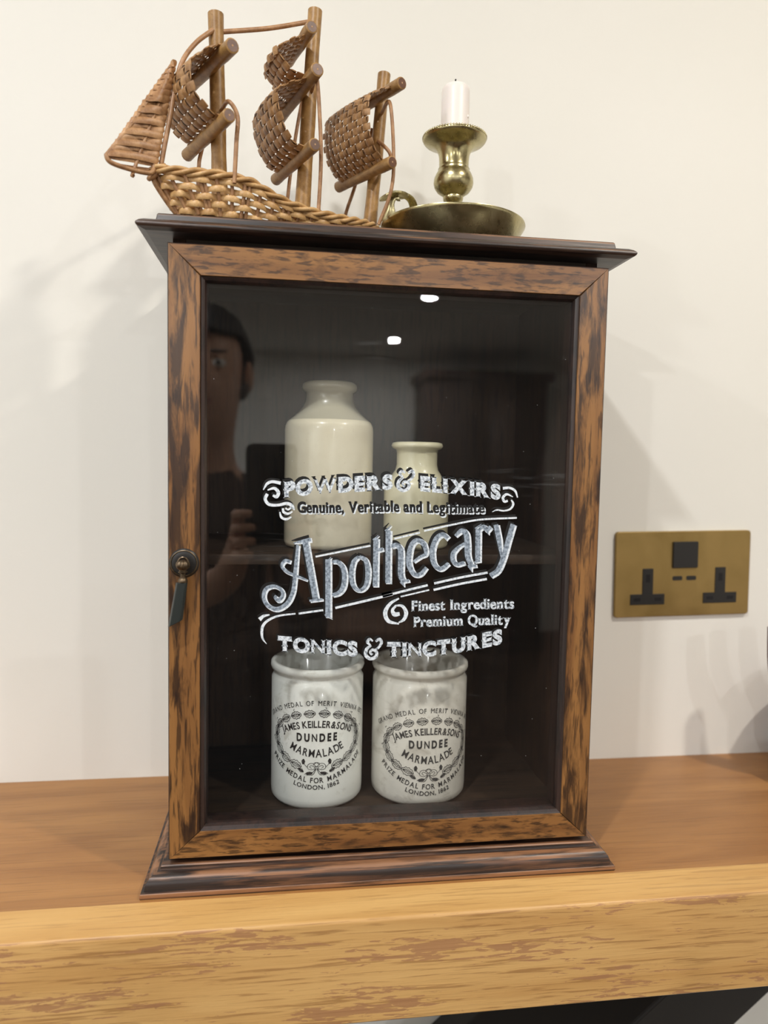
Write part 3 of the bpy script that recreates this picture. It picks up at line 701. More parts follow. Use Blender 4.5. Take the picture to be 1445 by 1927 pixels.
def label_art():
    f = Flat()
    def arcpts(hw, y0, drop, n=13): return [(-hw + 2 * hw * i / (n - 1), y0 + drop * (1 - 0) * ((-1 + 2 * i / (n - 1)) ** 2)) for i in range(n)]
    kw = dict(upright=False)
    text_path(f, 'GRAND MEDAL OF MERIT VIENNA 1873', arcpts(45, 24.6, -15.5), 3.7, bold=.0, slab=.09, gap=.2, space=.75, **kw)
    text_path(f, 'JAMES KEILLER&SONS', arcpts(28.5, 7.5, -7.5), 5.2, bold=.018, slab=0, gap=.12, space=.4, **kw)
    text_path(f, 'DUNDEE', arcpts(15.8, -3.4, -.2), 5.8, bold=.045, slab=0, gap=.42, space=.4, **kw)
    text_path(f, 'MARMALADE', arcpts(22, -15.8, 5.4), 6.0, bold=.01, slab=.09, gap=.14, **kw)
    text_path(f, 'PRIZE MEDAL FOR MARMALADE', arcpts(41, -36.0, 15.5), 4.0, bold=.012, slab=.10, gap=.2, space=.7, **kw)
    text_path(f, 'LONDON, 1862', arcpts(18.5, -41.2, 2.8), 3.4, bold=.015, slab=.10, gap=.18, space=.5, **kw)
    # wreath
    n = 20
    for i in range(n):
        th = PI / 2 + (i + .5) / n * 2 * PI
        x, y = 36.5 * math.cos(th), -3.2 + 21.5 * math.sin(th)
        if y < -19 and abs(x) < 12: continue
        tx, ty = -36.5 * math.sin(th), 21.5 * math.cos(th)
        ang = math.atan2(ty, tx)
        big_ = 1.15 if y < -6 else 1.0
        leaf(f, x, y, ang, 8.9 * big_, 5.4 * big_)
        # acorn / curl between leaves
        if i % 2: f.stroke([(x * 1.13, y * 1.13 + 1), (x * 1.16 + .6, y * 1.13 + 1.8), (x * 1.10, y * 1.13 + 2.6)], .35, sm=3)
    # bow at the bottom
    for s in (1, -1):
        f.stroke([(0, -23.4), (s * 3.2, -20.6), (s * 6.4, -21.6), (s * 6.8, -24.6), (s * 4.0, -25.6), (0, -24.2)], .35); f.stroke([(s * 1.5, -23.5), (s * 4, -22.2), (s * 5.2, -23.4), (s * 3.6, -24.6)], .35)
        f.stroke([(s * .8, -25), (s * 3.6, -28.2), (s * 6.5, -27.6), (s * 9.0, -29.2)], .4); f.stroke([(s * .4, -25), (s * 2.0, -28.6), (s * 4.0, -30.0)], .4)
        f.stroke([(s * 6.8, -24), (s * 9.4, -21.4), (s * 9.0, -18.6)], .35); leaf(f, s * 10.2, -19.5, PI / 2 + s * .1, 4.2, 2.2, 2)
        leaf(f, s * 12.2, -26.4, s * .5, 5.0, 2.4, 2); leaf(f, s * 5.4, -28.6, -s * .3, 5.0, 2.2, 2)
        f.stroke([(s * 2.5, -22.0), (0, -19.8), (-s * 2.5, -20.6)], .35)
    f.stroke([(-1.2, -23), (1.2, -23), (1.2, -25.2), (-1.2, -25.2), (-1.2, -23)], .4, sm=0)
    return f
LAB = label_art()
def jar(x, y, R, H, mat, ink, phi, vz, label, rimw=1.0):
    t = thing('marmalade_jar', label, 'jar', (x, y, FZ), 'printed marmalade jars on the cabinet floor')
    prof = [(0, .0006), (R - .006, .0006), (R - .005, 0), (R - .0022, .0012), (R - .0005, .0035), (R - .0002, .008), (R - .0002, H - .0135), (R - .0012, H - .0120), (R - .0020, H - .0090), (R - .0018, H - .0072),
            (R - .0002, H - .0062), (R + .0006, H - .0040), (R + .0003, H - .0012), (R - .0010, H), (R - .0032, H - .0003), (R - .0044, H - .0020), (R - .0046, .012), (R - .008, .006), (0, .005)]
    o = lathe('body', prof, x, y, mat, t, 96, 55, cz=FZ)
    V = []
    for u, v, h_ in LAB.V:
        a = phi + u / 1000 / R
        r = R + .00012 + h_
        V.append((x + r * math.sin(a), y - r * math.cos(a), FZ + vz + v / 1000))
    mk('printed_label', V, LAB.F, ink, t)
jar(-.0475, .0745, .0370, .1105, M['jar_l'], M['ink'], -.05, .0590, 'left cylindrical marmalade jar, crisp black print on white glaze, below the shelf')
jar(.0363, .0735, .0388, .1085, M['jar_r'], M['ink_r'], .03, .0515, 'right cylindrical marmalade jar, faded greyer print, below the shelf')

# ------------------------------------------------------------------ wicker ship
TOPZ = .4631
SO = Vector((-.0594, .067, 0)); ang = math.radians(28)
SE = Vector((math.cos(ang), math.sin(ang), 0)); SN = Vector((-math.sin(ang), math.cos(ang), 0))
def sp(s, t, z): return SO + SE * (s / 1000) + SN * (t / 1000) + Vector((0, 0, z / 1000))
ship = thing('wicker_ship', 'woven wicker sailing ship with three masts on top of the cabinet', 'model ship', tuple(sp(0, 0, 463)))
def pole(name, a, b, r0, r1, parent, mat='pole', cut=True, bend=0):
    A, B = Vector(a), Vector(b); n = 7; d = (B - A)
    side = d.cross(Vector((0, 0, 1))) if abs(d.normalized().z) < .9 else Vector((1, 0, 0)); side.normalize()
    pts = []; rr = []
    e = .0012
    for i in range(n):
        k = i / (n - 1); pts.append(A + d * k + side * bend * math.sin(PI * k)); rr.append((r0 + (r1 - r0) * k) * (1 + .05 * math.sin(i * 2.4)))
    dn = d.normalized()
    pts = [pts[0] - dn * 0, pts[0] + dn * .0005] + pts[1:-1] + [pts[-1] - dn * .0005, pts[-1]]
    rr = [rr[0] * .86, rr[0]] + rr[1:-1] + [rr[-1], rr[-1] * .86]
    o = tube(name, pts, rr, M[mat], parent, 14)
    if cut:
        for P_, D_ in ((A, -dn), (B, dn)):
            ref = D_.orthogonal().normalized(); s2 = D_.cross(ref)
            r_ = (rr[1] if P_ == A else rr[-2]) * .80
            Vv = [P_ + D_ * .00012 + (ref * math.cos(2 * PI * i / 14) + s2 * math.sin(2 * PI * i / 14)) * r_ for i in range(14)]
            mk('cut_end', Vv, [tuple(range(14))], M['cut'], o)
            Vv = [P_ + D_ * .0002 + (ref * math.cos(2 * PI * i / 8) + s2 * math.sin(2 * PI * i / 8)) * r_ * .18 for i in range(8)]
            mk('pith', Vv, [tuple(range(8))], M['pith'], o)
    return o
pole('mast', sp(-71, 0, 466), sp(-74.8, 0, 606), .0056, .0052, ship, cut=False)
pole('mast', sp(-6.8, 0, 466), sp(3.8, 0, 637), .0060, .0052, ship, cut=False)
pole('mast', sp(54.5, 0, 466), sp(68.3, 0, 612), .0056, .0050, ship, cut=False)
YR = .0045
yards = [((-80.5, -37, 523), (-81.0, 38, 522)), ((-79.0, -38, 566.5), (-80.5, 36, 569)),
         ((-13.0, -25, 607.8), (-5.5, 25, 607.5)), ((-15.0, -37, 573), (-5.5, 38, 570)), ((-16.8, -38, 521.3), (-8.6, 38, 522)),
         ((58.2, -38, 586.5), (56.2, 36, 588)), ((50.6, -38, 526.5), (50.0, 38, 530.0))]
for i, (a, b) in enumerate(yards): pole('yard', sp(*a), sp(*b), YR + (.0003 if i in (1, 3) else 0), YR - .0002, ship)

def interp(prof, k):
    """prof polyline (s,z) parameterised by length, smoothed"""
    P = catmull([(p[0], p[1], 0) for p in prof], 8); L = [0]
    for a, b in zip(P, P[1:]): L.append(L[-1] + (b - a).length)
    d = k * L[-1]
    for i in range(len(P) - 1):
        if L[i + 1] >= d - 1e-9:
            q = (d - L[i]) / max(1e-9, L[i + 1] - L[i]); r = P[i] + (P[i + 1] - P[i]) * q; return r.x, r.y
    return P[-1].x, P[-1].y
def sail(near, far, t0, t1, rows, cols, mat):
    """plain weave of flat strips over the surface between near and far edge profiles"""
    root = bpy.data.objects.new('sail', None); COL.objects.link(root); root.parent = ship; root.matrix_parent_inverse = ship.matrix_world.inverted()
    NP = 60; tn = [interp(near, i / NP) for i in range(NP + 1)]; tf = [interp(far, i / NP) for i in range(NP + 1)]
    def S_(u, v, off=0):
        q = max(0, min(NP - 1e-6, v * NP)); i = int(q); k = q - i
        a = (tn[i][0] + (tn[i + 1][0] - tn[i][0]) * k, tn[i][1] + (tn[i + 1][1] - tn[i][1]) * k)
        b = (tf[i][0] + (tf[i + 1][0] - tf[i][0]) * k, tf[i][1] + (tf[i + 1][1] - tf[i][1]) * k)
        s = a[0] + (b[0] - a[0]) * u; z = a[1] + (b[1] - a[1]) * u
        # slight hollow across the sail
        s -= 2.2 * math.sin(PI * u) * math.sin(PI * v)
        return sp(s, t0 + (t1 - t0) * u, z)
    def N_(u, v):
        e = .01; a = S_(min(1, u + e), v) - S_(max(0, u - e), v); b = S_(u, min(1, v + e)) - S_(u, max(0, v - e)); n = a.cross(b); n.normalize(); return n
    LEN = sum((S_(.5, (i + 1) / 20) - S_(.5, i / 20)).length for i in range(20)); WID = (S_(1, .5) - S_(0, .5)).length
    am = .00105
    for r in range(rows):          # weft strips across
        v = (r + .5) / rows; pts = []; ups = []; m = cols * 4
        for i in range(m + 1):
            e_ = .012 + .018 * ((r * 7) % 5) / 4; u = -e_ + (1 + 2 * e_) * i / m; uc = max(0, min(1, u)); off = am * math.cos(PI * (u * cols - .5)) * (1 if r % 2 else -1)
            nrm = N_(uc, v); pts.append(S_(u, v) + nrm * off); ups.append(nrm)
        tube('weft_strip', pts, 0, mat, root, 6, flat=(LEN / rows * .45, .00045), up=ups)
    for c in range(cols):          # warp strips from yard to yard
        u = (c + .5) / cols; pts = []; ups = []; m = rows * 4
        for i in range(m + 1):
            v = i / m; off = -am * math.cos(PI * (v * rows - .5)) * (1 if c % 2 else -1)
            nrm = N_(u, v); pts.append(S_(u, v) + nrm * off); ups.append(nrm)
        tube('warp_strip', pts, 0, mat, root, 6, flat=(WID / cols * .40, .00042), up=ups)
    return root
s1 = [(-79.5, 571), (-88, 567.5), (-101.6, 555.2), (-103.5, 547), (-101.6, 537.2), (-97.0, 531.7), (-88, 525.5), (-80.5, 524.5)]
sail(s1, [(s + 2, z + 1) for s, z in s1], -28, 28, 12, 8, M['sail'])
s2u = [(-12.5, 606), (-24, 599), (-36.6, 588.4), (-34.9, 585.3), (-30.7, 581.4), (-26.8, 578.0), (-15.2, 576.2)]
sail(s2u, [(s + 9, z + 0) for s, z in s2u], -18, 18, 10, 6, M['sail'])
s2l = [(-16, 571.5), (-21.5, 568.6), (-37.4, 559.0), (-40.5, 554.4), (-39.8, 546.5), (-37.2, 537.9), (-32.9, 530.0), (-27.5, 524.6), (-18, 522.3)]
sail(s2l, [(s + 7, z + 0) for s, z in s2l], -26, 26, 12, 7, M['sail'])
s3 = [(57.5, 588.5), (50.8, 584.2), (36.8, 575.3), (33.5, 566.3), (34.3, 549.3), (40, 536.7), (50, 528.5)]
sail(s3, [(s - 3, z + 1) for s, z in s3], -29, 28, 15, 10, M['sail'])

# bow sail: two bent rods woven over, in the ship's centre plane but swung a little outwards
bs = bpy.data.objects.new('bow_sail', None); COL.objects.link(bs); bs.parent = ship; bs.matrix_parent_inverse = ship.matrix_world.inverted()
tp = (-105.5, -1, 561.5); lc = (-148.5, -5, 489.5); rc = (-121.5, -4, 486.5)
fr = [tp, (-113, -2, 549), (-131, -4, 518), (-147.5, -5, 493), (-149.5, -5.5, 489.6), (-146.5, -6, 486.0), (-134, -7, 484.5), (-123, -6, 485.5), (-119.6, -5, 488.5), (-119.0, -4, 492), (-115.5, -3, 520), (-108.5, -1.5, 548), tp]
tube('bent_frame', [p for p in catmull([sp(*q) for q in fr], 8)], .0015, M['bow'], bs, 10)
fr2 = [(-146, 2, 491.5), (-147, 0, 489), (-141, -1, 487.5), (-130, -1, 488.5), (-121.5, -1, 489.5)]
tube('bent_frame', catmull([sp(*q) for q in fr2], 6), .0012, M['bow'], bs, 8)
tube('centre_rod', catmull([sp(-107, -2, 556), sp(-122, -4, 515), sp(-133, -6, 484), sp(-133.5, -7, 481)], 8), .0012, M['bow'], bs, 8)
NB = 17
for r in range(NB):
    k = .03 + .93 * r / (NB - 1)
    L0 = Vector(tp).lerp(Vector((-149, -5, 490)), k); R0 = Vector(tp).lerp(Vector((-119, -4, 490)), k)
    # left rod / right rod of the triangle at this height; wrap round both, over or under the middle rod
    wdt = (R0 - L0).length; sg = 1 if r % 2 else -1
    pts = []; n = 26
    for i in range(n):
        a = 2 * PI * i / n; cx_ = math.cos(a); sy_ = math.sin(a)
        mid = (L0 + R0) / 2
        x = mid + (R0 - L0) * .5 * cx_ + Vector((1.9 * cx_, 0, 0))
        inner = 1 - abs(cx_)
        y = 2.0 * sy_ * (.35 + .65 * abs(cx_) ** 2) + (1.5 * sg * inner ** 1.5 if r > 6 else 2.0 * sy_ * inner)
        pts.append(sp(x.x, x.y + y - .6, x.z + (1.6 * cx_) - 1.0 * sy_))
    ups = []
    c0 = sp(*((L0 + R0) / 2))
    for i in range(n):
        d = pts[i] - c0; t = pts[(i + 1) % n] - pts[i - 1]; zz = (sp(*lc) - sp(*tp)).normalized(); u_ = t.cross(zz).normalized(); ups.append(u_ if u_.length > .1 else d.normalized())
    tube('wrapped_strip', pts, 0, M['bow'], bs, 6, flat=((.0026 if r < 9 else .0022), .0005), up=ups, closed=True)
# jib stay
tube('stay_rod', catmull([sp(-78.0, -3, 592.5), sp(-90, -3, 580), sp(-99.5, -3, 564.5), sp(-104.5, -2, 545), sp(-107.5, -3, 528), sp(-112, -3, 505), sp(-114.5, -2, 489)], 8), .0016, M['rod'], ship, 10)
tube('stay_rod', catmull([sp(-71.5, -2, 594.0), sp(-36, -2, 609), sp(-2, -3, 625.5)], 8), .0016, M['rod'], ship, 10)
for pts in ([(-72.5, -5, 540), (-76.5, -26, 537), (-71.8, -30, 527.5), (-72.5, -30, 510), (-73.4, -29, 484)],
            [(-1.5, -5, 575), (-10.0, -27, 573), (-8.6, -29, 552.5), (-7.2, -30, 516), (-8.4, -29, 476)],
            [(63.0, -5, 578), (54.6, -28, 574), (57.5, -30, 533), (56.0, -29, 508), (50, -22, 484)],
            [(60.0, -5, 556), (64.0, -14, 546), (66.0, -15, 540), (60, -24, 532), (57.4, -29, 528)],
            [(-70.5, 6, 560), (-74.4, 26, 524), (-76, 28, 511), (-77, 27, 484)],
            [(.5, 6, 588), (8, 26, 584), (2.9, 28, 551.7), (-1.5, 28, 520), (-6.5, 27, 480)],
            [(62, 6, 570), (60.2, 28, 530.5), (51.1, 28, 504.7), (46, 26, 480)]):
    tube('rigging_rod', catmull([sp(*p) for p in pts], 8), .00145, M['rod'], ship, 8)
# hull: loop of points round the plan, sheer on top, closed by stakes and weavers
def hull(p, h, off=0.0):
    """p in [0,1) round the plan starting at the prow, h 0 rim .. 1 bottom, off outwards in mm"""
    a = 2 * PI * p
    c, s = math.cos(a), math.sin(a)
    # plan: pointed at bow, rounded at stern
    x = -20 - 95 * (1 if c > 0 else 1) * c
    x = -20 - (98 if c > 0 else 80) * math.copysign(abs(c) ** (.92 if c > 0 else .72), c)
    k = max(0, min(1, (x + 118) / 178))
    wd = 29.5 * min(1, (max(0, k) / .30)) ** .55 * (1 if k < .66 else max(0, 1 - ((k - .66) / .34) ** 2.0) ** .5)
    y = -wd * (1 if s > 0 else -1)
    if abs(s) < 1e-6: y = 0
    # sheer of the rim
    SH_ = ((-118, 489), (-103, 487.5), (-80, 488), (-60, 486), (-45, 481.5), (-33, 478.6), (-12, 477), (15, 478), (45, 482), (80, 486))
    zr = SH_[-1][1]
    for (xa, za), (xb_, zb_) in zip(SH_, SH_[1:]):
        if x <= xb_: zr = za + (zb_ - za) * max(0, (x - xa) / (xb_ - xa)); break
    z = zr + (464.5 - zr) * h
    fl = 1 - .26 * max(0, h) ** 1.3                        # tumble towards the keel
    xb = x + (16 * h if k < .3 else 0) * max(0, 1 - k / .3) - 10 * h * max(0, (k - .7) / .3)
    # outward direction (approx)
    yy = y * fl
    v = Vector((xb, yy, z))
    if off:
        ox = -1 if k < .02 else (1 if k > .985 else -.25 * (1 - k * 2)); oy = (-1 if s > 0 else 1) if 0.0 < k < .99 else 0
        d = Vector((ox, oy, 0)); d.normalize(); v += d * off
    return sp(*v)
hl = bpy.data.objects.new('hull', None); COL.objects.link(hl); hl.parent = ship; hl.matrix_parent_inverse = ship.matrix_world.inverted()
# arc-length resampling of the plan so stakes are even
NS_ = 400; ring_ = [hull(i / NS_, 0) for i in range(NS_)]; cum = [0]
for i in range(NS_): cum.append(cum[-1] + (ring_[(i + 1) % NS_] - ring_[i]).length)
def pa(q):
    d = (q % 1.0) * cum[-1]; lo = 0
    import bisect
    i = min(NS_ - 1, max(0, bisect.bisect_right(cum, d) - 1)); return (i + (d - cum[i]) / max(1e-9, cum[i + 1] - cum[i])) / NS_
NST = 39
for i in range(NST):
    q = pa(i / NST + .004)
    for dq in ((0,) if i % 3 else (-.0025, .0035)):
        tube('stake', [hull((q + dq) % 1, h) for h in (-.12, .3, .6, 1.0)], .00125, M['rod'], hl, 8)
NR = 5
for r in range(NR):
    h = .13 + .80 * r / (NR - 1); pts = []; ups = []; n = NST * 6
    for j in range(n):
        a = j / n; ph = math.cos(PI * (a * NST)); sgn = 1 if r % 2 else -1
        sv = math.copysign(abs(ph) ** .7, ph)
        q = pa(a + .004); pts.append(hull(q, h + .012 * math.sin(j * .37 + r), 1.6 * sv * sgn)); ups.append(Vector((0, 0, 1)))
    fl_ = [(.0007, .0018 + .0005 * abs(math.cos(PI * (j / n * NST)))) for j in range(n)]
    tube('weaver', pts, 0, M['hull'], hl, 8, flat=fl_, up=ups, closed=True)
for k in range(3):
    pts = []; n = 260; rev = 11
    for j in range(n):
        a = j / n; ph = 2 * PI * (a * rev + k / 3); c = hull(pa(a), -.02)
        c2 = hull(pa(a), -.02, 1.0); out = (c2 - c); out.normalize()
        pts.append(c + out * (1.9 * math.cos(ph)) / 1000 + Vector((0, 0, .0019 * math.sin(ph) + .0006)))
    tube('rim_strand', pts, .00155, M['hull'], hl, 8, closed=True)
tube('prow_binding', catmull([sp(-117, -4, 487), sp(-121, -1, 484), sp(-119, 3, 487), sp(-115, 2, 493), sp(-112, -3, 494), sp(-114, -6, 489)], 8), .0017, M['bow'], hl, 8)
tube('stem_post', catmull([sp(-116.5, -.5, 491), sp(-118, -.5, 484), sp(-110, -.5, 473), sp(-103, -.5, 465.5)], 8), .0018, M['bow'], hl, 8)
bmv = [hull(pa(i / 60), 1.0) for i in range(60)]
mk('hull_bottom', bmv + [v + Vector((0, 0, .0012)) for v in bmv], [tuple(range(60)), tuple(range(60, 120))] + [(i, (i + 1) % 60, 60 + (i + 1) % 60, 60 + i) for i in range(60)], M['hull'], hl)

# ------------------------------------------------------------------ brass chamberstick
BX, BY = .0570, .0850
cs = thing('candlestick', 'polished brass chamberstick with round dish and thumb handle beside the wicker ship', 'candlestick', (BX, BY, TOPZ))
dish = [(0, .4640), (.0300, .4640), (.0300, .4632), (.0345, .4632), (.0352, .4650), (.0415, .4690), (.0492, .4760), (.0546, .4830), (.0574, .4876), (.0581, .4888), (.0579, .4898), (.0570, .4892), (.0541, .4845), (.0484, .4775), (.0404, .4710), (.0300, .4672), (.0, .4668)]
lathe('dish', dish, BX, BY, M['brass'], cs, 96, 50)
stem = [(0, .4665), (.0130, .4665), (.0130, .4700), (.0080, .4730), (.0052, .4780), (.0048, .4900), (.0042, .5010), (.0050, .5062), (.0056, .5090), (.0078, .5112), (.0082, .5135), (.0076, .5145), (.0095, .5158), (.0130, .5182), (.0152, .5213), (.0160, .5245), (.0157, .5280), (.0143, .5315),
        (.0128, .5338), (.0125, .5345), (.0127, .5354), (.0120, .5364), (.0118, .5380), (.0119, .5420), (.0123, .5462), (.0134, .5495), (.0158, .5526), (.0200, .5550), (.0243, .5568), (.0254, .5580), (.0256, .5592), (.0250, .5600), (.0238, .5596), (.0180, .5570), (.0126, .5545), (.0124, .548), (0, .548)]
lathe('candle_cup', stem, BX, BY, M['brass'], cs, 80, 50)
for_b = []
gad = bmesh.new()
for i in range(72):
    a = 2 * PI * i / 72; mat_ = Matrix.Translation((BX + .0252 * math.cos(a), BY + .0252 * math.sin(a), .5596)) @ Matrix.Diagonal((.0009, .0009, .0012, 1)); bmesh.ops.create_icosphere(gad, subdivisions=1, radius=1, matrix=mat_)
me = bpy.data.meshes.new('beaded_rim'); gad.to_mesh(me); gad.free(); o = link('beaded_rim', me, M['brass'], cs); smooth_angle(o, 180)
hd = [(.0270, .1010, .4950), (.0262, .0900, .5010), (.0235, .0830, .5068), (.0185, .0790, .5098), (.0110, .0770, .5100), (.0060, .0765, .5078)]
tube('handle', catmull(hd, 8), 0, M['brass'], cs, 10, flat=[(.0040 - .0012 * math.sin(PI * i / 64), .0011) for i in range(65)], up=None)
tube('handle_strap', catmull([(.0105, .0765, .5090), (.0070, .0762, .5070), (.0052, .0762, .5020), (.0046, .0768, .4960), (.0030, .0790, .4885)], 8), 0, M['brass'], cs, 10, flat=[(.0048 - .0022 * math.sin(PI * min(1, i / 26)), .0010) for i in range(33)], up=(-.2, -1, 0))
# thumb plate: a flat leaf on top of the loop
tpv = []; tpf = []
nn_ = 28
for layer in (0, 1):
    for i in range(nn_):
        a = 2 * PI * i / nn_; rx, ry = .0115, .0085; xx = .0075 + rx * math.cos(a); yy = .0765 + ry * math.sin(a)
        tpv.append((xx, yy, .5098 + .0004 - .0030 * ((xx - .0140) / .02) ** 2 - (.0014 if layer else 0) - .002 * max(0, (.006 - xx) / .01)))
tpf = [tuple(range(nn_)), tuple(range(nn_, 2 * nn_))] + [(i, (i + 1) % nn_, nn_ + (i + 1) % nn_, nn_ + i) for i in range(nn_)]
mk('thumb_plate', tpv, tpf, M['brass'], cs)
# candle
CR = .0113
cn = thing('candle', 'short white unlit candle standing in the brass candlestick', 'candle', (BX, BY, .5490))
lathe('wax_body', [(0, .5485), (CR, .5485), (CR, .5520), (CR - .0001, .5950), (CR - .0006, .5976), (CR - .0022, .5996), (CR - .005, .6001), (.004, .5992), (0, .5990)], BX, BY, M['wax'], cn, 56, 60)
tube('wick', catmull([(BX, BY, .5985), (BX + .0002, BY, .6020), (BX - .0004, BY, .6045), (BX - .0002, BY, .6056)], 5), .0006, M['wick'], cn, 8)
bm = bmesh.new(); bmesh.ops.create_uvsphere(bm, u_segments=12, v_segments=8, radius=1, matrix=Matrix.Translation((BX + .0088, BY - .0072, .5745)) @ Matrix.Diagonal((.0009, .0009, .0013, 1)))
me = bpy.data.meshes.new('wax_drip'); bm.to_mesh(me); bm.free(); smooth_angle(link('wax_drip', me, M['wax'], cn), 180)

# ------------------------------------------------------------------ dark red pot just past the right edge of the photo
RPX, RPY = .4700, .1000
rp = thing('teapot', 'dark red glazed pot at the right end of the oak shelf', 'pot', (RPX, RPY, 0))
M['red'] = plain('dark_red_glaze', srgb(96, 26, 26), .2)
lathe('body', [(0, .001), (.045, .001), (.062, .010), (.074, .035), (.076, .055), (.070, .080), (.052, .100), (.038, .106), (.036, .104), (0, .104)], RPX, RPY, M['red'], rp, 64, 60)
lathe('lid', [(.037, .106), (.034, .112), (.015, .120), (.006, .122), (.005, .128), (.010, .134), (.009, .142), (0, .145)], RPX, RPY, M['red'], rp, 48, 60)
tube('spout', catmull([(RPX - .060, RPY, .060), (RPX - .078, RPY, .090), (RPX - .088, RPY, .118), (RPX - .0925, RPY, .154)], 8), [.014 - .005 * i / 24 for i in range(25)], M['red'], rp, 16)
tube('handle', catmull([(RPX + .070, RPY, .085), (RPX + .105, RPY, .09), (RPX + .110, RPY, .055), (RPX + .074, RPY, .03)], 8), .006, M['red'], rp, 12)

# ------------------------------------------------------------------ the room behind the camera, seen only in the glass
M['darkwood'] = wood('dark_wardrobe', srgb(74, 54, 44), srgb(52, 38, 32), srgb(30, 22, 19), 'z', patch_amt=.4, rough=.5, fine=60)
wr = thing('wardrobe', 'tall dark wooden wardrobe against the far wall of the room', 'wardrobe', (1.45, -5.0, FLOOR))
WX0, WX1, WY0, WY1, WZ1 = 1.0, 1.95, -5.5, -4.9, .95
box('carcass', WX0, WX1, WY0, WY1, FLOOR + .08, WZ1, M['darkwood'], wr, .004)
box('plinth', WX0 - .01, WX1 + .01, WY0, WY1 + .02, FLOOR, FLOOR + .08, M['darkwood'], wr, .004)
box('cornice', WX0 - .04, WX1 + .04, WY0, WY1 + .05, WZ1, WZ1 + .07, M['darkwood'], wr, .012)
for k in (0, 1):
    a = WX0 + .02 + k * (WX1 - WX0 - .02) / 2; b = a + (WX1 - WX0 - .06) / 2
    d = box('door', a, b, WY1, WY1 + .022, FLOOR + .12, WZ1 - .03, M['darkwood'], wr, .004)
    box('raised_panel', a + .08, b - .08, WY1 + .022, WY1 + .030, FLOOR + .24, -.25, M['darkwood'], d, .006)
    box('raised_panel', a + .08, b - .08, WY1 + .022, WY1 + .030, -.15, WZ1 - .13, M['darkwood'], d, .006)
    hx = b - .035 if k == 0 else a + .035
    tube('handle', catmull([(hx, WY1 + .02, -.25), (hx, WY1 + .05, -.23), (hx, WY1 + .05, -.13), (hx, WY1 + .02, -.11)], 5), .006, M['bronze'], d, 8)
for (nm, x0, x1, y0, y1) in (('trim_1', XL, XR, YF, YF + .02), ('trim_2', XR - .02, XR, YF, WALL)):
    structure(box(nm, x0, x1, y0, y1, CEIL - .09, CEIL, M['trim'], None, .015))
structure(box('trim_3', XR - .025, XR, YF, WALL, -.28, -.22, M['trim'], None, .006))
# sofa
M['cloth'] = plain('brown_cloth', srgb(92, 64, 46), .9)
sf = thing('sofa', 'brown upholstered sofa in the middle of the room facing the shelf', 'sofa', (.1, -4.2, FLOOR))
box('seat_base', -.9, 1.0, -4.6, -3.8, FLOOR + .12, FLOOR + .32, M['cloth'], sf, .03, 3)
box('backrest', -.9, 1.0, -4.75, -4.50, FLOOR + .12, FLOOR + .82, M['cloth'], sf, .06, 4)
for x0 in (-.9, .82): box('armrest', x0, x0 + .18, -4.7, -3.8, FLOOR + .12, FLOOR + .60, M['cloth'], sf, .05, 4)
for x0 in (-.71, .06): box('seat_cushion', x0, x0 + .75, -4.5, -3.78, FLOOR + .31, FLOOR + .46, M['cloth'], sf, .04, 4)
for x0 in (-.82, .90):
    for y0 in (-4.66, -3.9): lathe('foot', [(0, 0), (.018, 0), (.026, .12), (0, .12)], x0, y0, M['darkwood'], sf, 16, cz=FLOOR)

# phone held by the photographer, just behind the camera
ph = thing('phone', 'black phone held upright in front of the glass door', 'phone', (-.0945, -.498, .1735))
PY0, PY1 = -.5022, -.4942
def phone():
    P = rrect(.0355, .0745, .010, 6); c = (-.0945, .2480)
    V = [(c[0] + x, PY0, c[1] + z) for x, z in P] + [(c[0] + x, PY1, c[1] + z) for x, z in P]; n = len(P)
    o = mk('phone_body', V, [tuple(range(n)), tuple(range(n, 2 * n))] + [(i, (i + 1) % n, n + (i + 1) % n, n + i) for i in range(n)], M['black'], ph)
    md = o.modifiers.new('b', 'BEVEL'); md.width = .0012; md.segments = 2; md.limit_method = 'ANGLE'
    P = rrect(.0330, .0720, .008, 5); V = [(c[0] + x, PY0 - .0003, c[1] + z) for x, z in P]
    mk('screen', V, [tuple(range(len(P)))], emit('phone_screen', (.5, .47, .42), .35), ph)
    for dx, dz in ((-.0215, .0585), (-.0215, .0385)):
        lathe('lens_ring', [(0, 0), (.0075, 0), (.0075, .001), (.0062, .0012), (.0058, .0006), (0, .0006)], 0, 0, M['blackmetal'], ph, 32)
        o = bpy.context.scene.collection.objects[-1]
        for v in o.data.vertices: q = v.co.copy(); v.co = Vector((c[0] + dx + q.x, PY1 + q.z, c[1] + dz + q.y))
phone()

